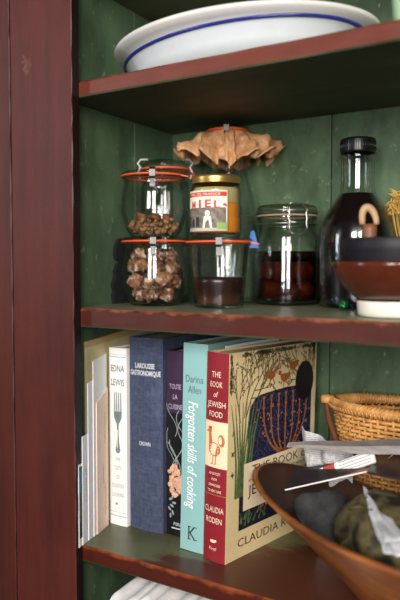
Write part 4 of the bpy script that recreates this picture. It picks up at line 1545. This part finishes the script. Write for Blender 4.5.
mb.tube(pts, [0.0066 + 0.0007 * math.sin(j * 2.1) for j in range(96)], 8, 0, True)
for j in range(120):                          # lashing round the rim
    an_ = 2 * PI * j / 120
    c0 = Vector(((BA + 0.002) * math.cos(an_), (BB + 0.002) * math.sin(an_), 0.005 + H))
    rd = Vector((math.cos(an_), math.sin(an_), 0))
    tg_ = Vector((-math.sin(an_), math.cos(an_), 0))
    mb.tube([c0 + (rd * math.cos(q) + Vector((0, 0, 1)) * math.sin(q)) * 0.0072 + tg_ * (0.003 * q / PI) for q in [i * PI / 4 for i in range(9)]], 0.0014, 4)
mb.build('rim', M['wicker'], bk)
mb = MB()
hp_ = [(-BA - 0.006, -0.010, H + 0.012), (-BA - 0.011, -0.014, H + 0.002), (-BA + 0.002, -0.030, H - 0.022), (-BA + 0.020, -0.046, H - 0.048), (-BA + 0.034, -0.054, H - 0.070)]
hp_ = smooth3 = [Vector(p) for p in hp_]
mb.tube([hp_[0], hp_[0].lerp(hp_[1], .5), hp_[1], hp_[1].lerp(hp_[2], .5), hp_[2], hp_[2].lerp(hp_[3], .5), hp_[3], hp_[4]], 0.0042, 8)
mb.build('handle', M['handle'], bk)
mb = MB()
mb.lathe([(0.0001, -0.010), (0.006, -0.009), (0.0075, 0), (0.006, 0.009), (0.0001, 0.010)], seg=16)
o = mb.build('handle_knob', M['wicker'], bk, (-BA - 0.009, -0.012, H + 0.008))
o.rotation_euler = (0, PI / 2, 0.4)


# ================================================================== wooden bowl and what is in it
WB = (0.4430, 0.0340)
WAL = -0.43
wa, wb_ = 0.240, 0.094
e1 = Vector((math.cos(WAL), math.sin(WAL), 0))
e2 = Vector((-math.sin(WAL), math.cos(WAL), 0))
ZW = 0.0006


def bowl_pt(t, s, inset=0.0, zoff=0.0):
    c_, s_ = math.cos(t), math.sin(t)
    rim = 0.104 + 0.018 * c_ * c_
    pl = 0.16 + 0.84 * s
    x = (wa * pl - inset) * c_
    y = (wb_ * pl - inset) * s_
    z = rim * (s ** 0.95) if s > 0 else 0
    return e1 * x + e2 * y + Vector((0, 0, z + zoff))


bw = MB()
NS, NT_ = 14, 96
rows = [(i / NS, 0.0, 0.0) for i in range(NS + 1)]
rin = [(i / NS, 0.0085, 0.0) for i in range(NS, -1, -1)]
vs, fs, mi = [], [], []
for s0, ins, zo in rows:
    vs += [bowl_pt(2 * PI * j / NT_, s0, ins, zo) for j in range(NT_)]
for s0, ins, zo in rin:
    vs += [bowl_pt(2 * PI * j / NT_, s0, ins * (1 if s0 > 0.9 else 1.0), 0.001 + 0.008 * (1 - s0)) for j in range(NT_)]
R_ = len(rows) + len(rin)
for i in range(R_ - 1):
    for j in range(NT_):
        j2 = (j + 1) % NT_
        bw.f.append([i * NT_ + j, i * NT_ + j2, (i + 1) * NT_ + j2, (i + 1) * NT_ + j])
        bw.m.append(0 if i <= NS else 1)
        bw.sm.append(True)
bw.v = [tuple(v_) for v_ in vs]
bw.f += [list(range(NT_ - 1, -1, -1)), [(R_ - 1) * NT_ + j for j in range(NT_)]]
bw.m += [0, 1]
bw.sm += [False, False]
wbo = bw.build('wooden_bowl', [M['bowl_wood'], M['bowl_inside']], None, (WB[0], WB[1], ZW))
tag(wbo, 'long oval carved wooden bowl full of odds and ends, front right on lower shelf', 'bowl')


def W(a_, b_, z_):
    return Vector((WB[0], WB[1], ZW)) + e1 * a_ + e2 * b_ + Vector((0, 0, z_))


# charcoal felt bundle
def settle(p):
    """press a soft thing's point into the hollow of the bowl"""
    r = p - Vector((WB[0], WB[1], ZW))
    z = max(r.z, 0.014)
    a_, b_ = r.dot(e1), r.dot(e2)
    s_ = min(1.0, max(0.05, (z - 0.010) / 0.106) ** (1 / 0.95))
    lim = 0.16 + 0.84 * s_
    k = math.hypot(a_ / (wa - 0.012), b_ / (wb_ - 0.012)) / lim
    if k > 0.97 and z < 0.125:
        a_, b_ = a_ * 0.97 / k, b_ * 0.97 / k
    return Vector((WB[0], WB[1], ZW)) + e1 * a_ + e2 * b_ + Vector((0, 0, z))


def blob(name, c, rad, mat, seed, amp=0.2, rot=0.0, fr=1.6, sub=4):
    mr = Matrix.Rotation(rot, 3, 'Z')
    b = bmesh.new()
    bmesh.ops.create_icosphere(b, subdivisions=sub, radius=1)
    for v_ in b.verts:
        d = v_.co.normalized()
        k = 1 + amp * noise.noise(d * fr + Vector((seed, 0, 0))) + amp * 0.4 * noise.noise(d * fr * 3.1 + Vector((0, seed, 0)))
        v_.co = mr.transposed() @ (settle(c + mr @ Vector((d.x * rad[0] * k, d.y * rad[1] * k, d.z * rad[2] * k))) - c)
    for f_ in b.faces:
        f_.smooth = True
    me = bpy.data.meshes.new(name)
    b.to_mesh(me)
    b.free()
    me.materials.append(mat)
    o = bpy.data.objects.new(name, me)
    C.objects.link(o)
    o.location = c
    o.rotation_euler = (0, 0, rot)
    return o


o = blob('felt_bundle', W(-0.128, 0.004, 0.078), (0.044, 0.036, 0.034), M['felt'], 3.0, 0.25, WAL)
tag(o, 'charcoal felt bundle lying in the left half of the wooden bowl', 'fabric')
o = blob('patterned_pouch', W(0.010, 0.010, 0.092), (0.100, 0.060, 0.048), M['camo'], 8.0, 0.16, WAL)
tag(o, 'olive and brown patterned pouch filling the wooden bowl', 'pouch')


def sheet(name, corners, mat, label, cat, curl=0.004, th=0.0012, seed=1.0, nu=18, nv=12, mats=None, crumple=0.0):
    a_, b_, c_, d_ = [Vector(p) for p in corners]
    nrm = (b_ - a_).cross(d_ - a_).normalized()

    def f_(u, v):
        p = a_.lerp(b_, u).lerp(d_.lerp(c_, u), v)
        k = curl * math.sin(u * PI) * math.sin(v * 2.2) + crumple * (noise.noise(Vector((u * 4, v * 4, seed))) + 0.5 * noise.noise(Vector((u * 10, v * 10, seed))))
        return p + nrm * k
    mb = MB()
    mb.grid(f_, nu, nv, 0, crumple < 0.003)
    o = mb.build(name, mats or [mat], None, solid=th)
    tag(o, label, cat)
    return o, f_, nrm


# dark magazine lying across the bowl with a red corner
mg = thing('magazine', (0.33, 0.10, 0.120), 'dark folded magazine with white page edges and a red corner, across the bowl', 'magazine')
inv = lambda p: Vector(p) - mg.location


def quad_part(name, pts, th, mat, parent):
    mb = MB()
    P_ = [inv(p) for p in pts]
    nrm = (P_[1] - P_[0]).cross(P_[-1] - P_[0]).normalized()
    k = len(P_)
    mb.add(P_ + [p + nrm * th for p in P_], [tuple(range(k - 1, -1, -1)), tuple(range(k, 2 * k))] + [(i, (i + 1) % k, k + (i + 1) % k, k + i) for i in range(k)])
    return mb.build(name, M[mat], parent)


mq = [Vector(p) for p in ((0.285, 0.075, 0.110), (0.400, 0.100, 0.150), (0.404, 0.148, 0.158), (0.274, 0.124, 0.122))]
quad_part('page_block', mq, 0.0018, 'paper_white', mg)
up_ = (mq[1] - mq[0]).cross(mq[-1] - mq[0]).normalized()
quad_part('cover', [p + up_ * 0.0019 for p in mq], 0.0004, 'mag_dark', mg)
ra = [mq[0].lerp(mq[1], 0.66), mq[0].lerp(mq[1], 0.96), mq[1].lerp(mq[2], 0.35)]
quad_part('red_corner', [p + up_ * 0.0025 for p in ra], 0.0003, 'mag_red', mg)
mq2 = [Vector(p) for p in ((0.392, 0.082, 0.148), (0.470, 0.070, 0.150), (0.480, 0.140, 0.158), (0.385, 0.150, 0.155))]
o = quad_part('dark_booklet', mq2, 0.0030, 'mag_dark', None)
o.location = mg.location
tag(o, 'plain black booklet lying on the pouch at the right of the red-cornered magazine', 'booklet')

# long folded paper seen along its edge
mb = MB()
pa, pb = Vector((0.262, 0.126, 0.1535)), Vector((0.450, 0.098, 0.1800))
N_ = 24
vs = []
for i in range(N_ + 1):
    t = i / N_
    p = pa.lerp(pb, t)
    hgt = 0.0010 + 0.0042 * min(1, t * 1.6)
    dp_ = 0.004 + 0.030 * min(1, t * 1.4)
    wob = 0.0010 * math.sin(t * 9)
    vs += [p + Vector((0, 0, -hgt + wob)), p + Vector((0, 0, hgt + wob)), p + Vector((0.05 * dp_, dp_, hgt * 0.6 + wob + 0.004)), p + Vector((0.05 * dp_, dp_, -hgt * 0.6 + wob + 0.004))]
fs = []
for i in range(N_):
    for k in range(4):
        k2 = (k + 1) % 4
        fs.append((4 * i + k, 4 * i + k2, 4 * i + 4 + k2, 4 * i + 4 + k))
fs += [(3, 2, 1, 0), (4 * N_, 4 * N_ + 1, 4 * N_ + 2, 4 * N_ + 3)]
mb.add(vs, fs)
o = mb.build('folded_newspaper', plain('grey_folded_paper', srgb(150, 142, 138), 0.7, 0, 0.25, 40, 0.0, (1, 1, 6)), None)
tag(o, 'long folded grey newspaper laid flat in front of the wicker basket', 'newspaper')
# crumpled newspaper between book and basket
o, _, _ = sheet('crumpled_newspaper', [(0.296, 0.158, 0.004), (0.345, 0.150, 0.004), (0.348, 0.152, 0.152), (0.262, 0.176, 0.172)], M['news'], 'crumpled pale newspaper standing between the picture-cover book and the basket', 'newspaper', 0.008, 0.0010, 5.0, 26, 22, None, 0.012)
# white packet with red end
pk = thing('white_packet', (0.3200, 0.1160, 0.1270), 'white printed packet with a red band, sticking up behind the bowl', 'packet', None, (math.radians(-25), -math.radians(27), -math.radians(4)))
mb = MB()
mb.box((-0.012, -0.003, -0.0085), (0.080, 0.003, 0.0085))
mb.build('sleeve', M['paper_white'], pk, bevel=0.002)
mb = MB()
mb.box((0.003, -0.0036, -0.0089), (0.022, 0.0036, 0.0089))
mb.build('red_band', M['mag_red'], pk, bevel=0.002)
a = Art(lambda u, v, h: (u, -0.003 - h, v))
for k in range(4):
    a.rect(0.028, -0.0065 + k * 0.0040, 0.076, -0.0055 + k * 0.0040, 'ink_grey', 0.0003, 2)
a.build('print_lines', pk)
# clear plastic bag, a pale cone at the front
mb = MB()
c0, c1 = Vector((0.392, 0.070, 0.136)), Vector((0.470, -0.048, 0.118))


def cone(u, v):
    t = u * 2 * PI
    p = c0.lerp(c1, v)
    ax = (c1 - c0).normalized()
    s1 = ax.cross(Vector((0, 0, 1))).normalized()
    s2 = s1.cross(ax)
    r_ = 0.0008 + 0.0185 * v ** 0.85
    k = 1 + 0.13 * math.sin(t * 5 + v * 4) + 0.28 * noise.noise(Vector((math.cos(t) * 2, math.sin(t) * 2, v * 5)))
    return p + (s1 * math.cos(t) * 0.8 + s2 * math.sin(t) * 0.45) * r_ * k


mb.grid(cone, 64, 26, 0, True, True)
o = mb.build('plastic_bag', M['plastic'], None, solid=0.0003)
tag(o, 'twisted translucent white plastic bag draped over the pouch at the bowl rim', 'bag')


# ================================================================== folded white cloth below the lower shelf
CL = (0.165, 0.120)


def cloth(u, v):
    x = 0.036 + 0.310 * u
    q_ = math.sin(u * 84 + 2.2 * math.sin(v * 2.3) + 5 * noise.noise(Vector((u * 5, v * 1.5, 3.0))))
    fold = (abs(q_) ** 0.6 * (1 if q_ > 0 else -1)) * 0.0030 + math.sin(u * 31 + v * 2) * 0.0030
    if v < 0.62:
        k = v / 0.62
        y = 0.020 - 0.018 * k + fold * 0.9
        z = -0.278 + 0.215 * k
        if k > 0.9:
            z -= 0.0
    else:
        k = (v - 0.62) / 0.38
        y = 0.002 + 0.23 * k + fold * 0.9 * (1 - k)
        z = -0.063 + 0.012 * math.sin(k * PI * 0.7) + fold * 0.8
    r_ = min(1, u / 0.06, (1 - u) / 0.06)
    z -= 0.020 * (1 - r_) ** 2
    return (x, y + 0.012 * (1 - r_) ** 2, z + 0.004 * noise.noise(Vector((u * 6, v * 6, 1.0))))


mb = MB()
mb.grid(cloth, 260, 60)
o = mb.build('folded_cloth', M['linen'], None, solid=0.0012)
tag(o, 'pleated white cloth bundled under the lower shelf', 'cloth')
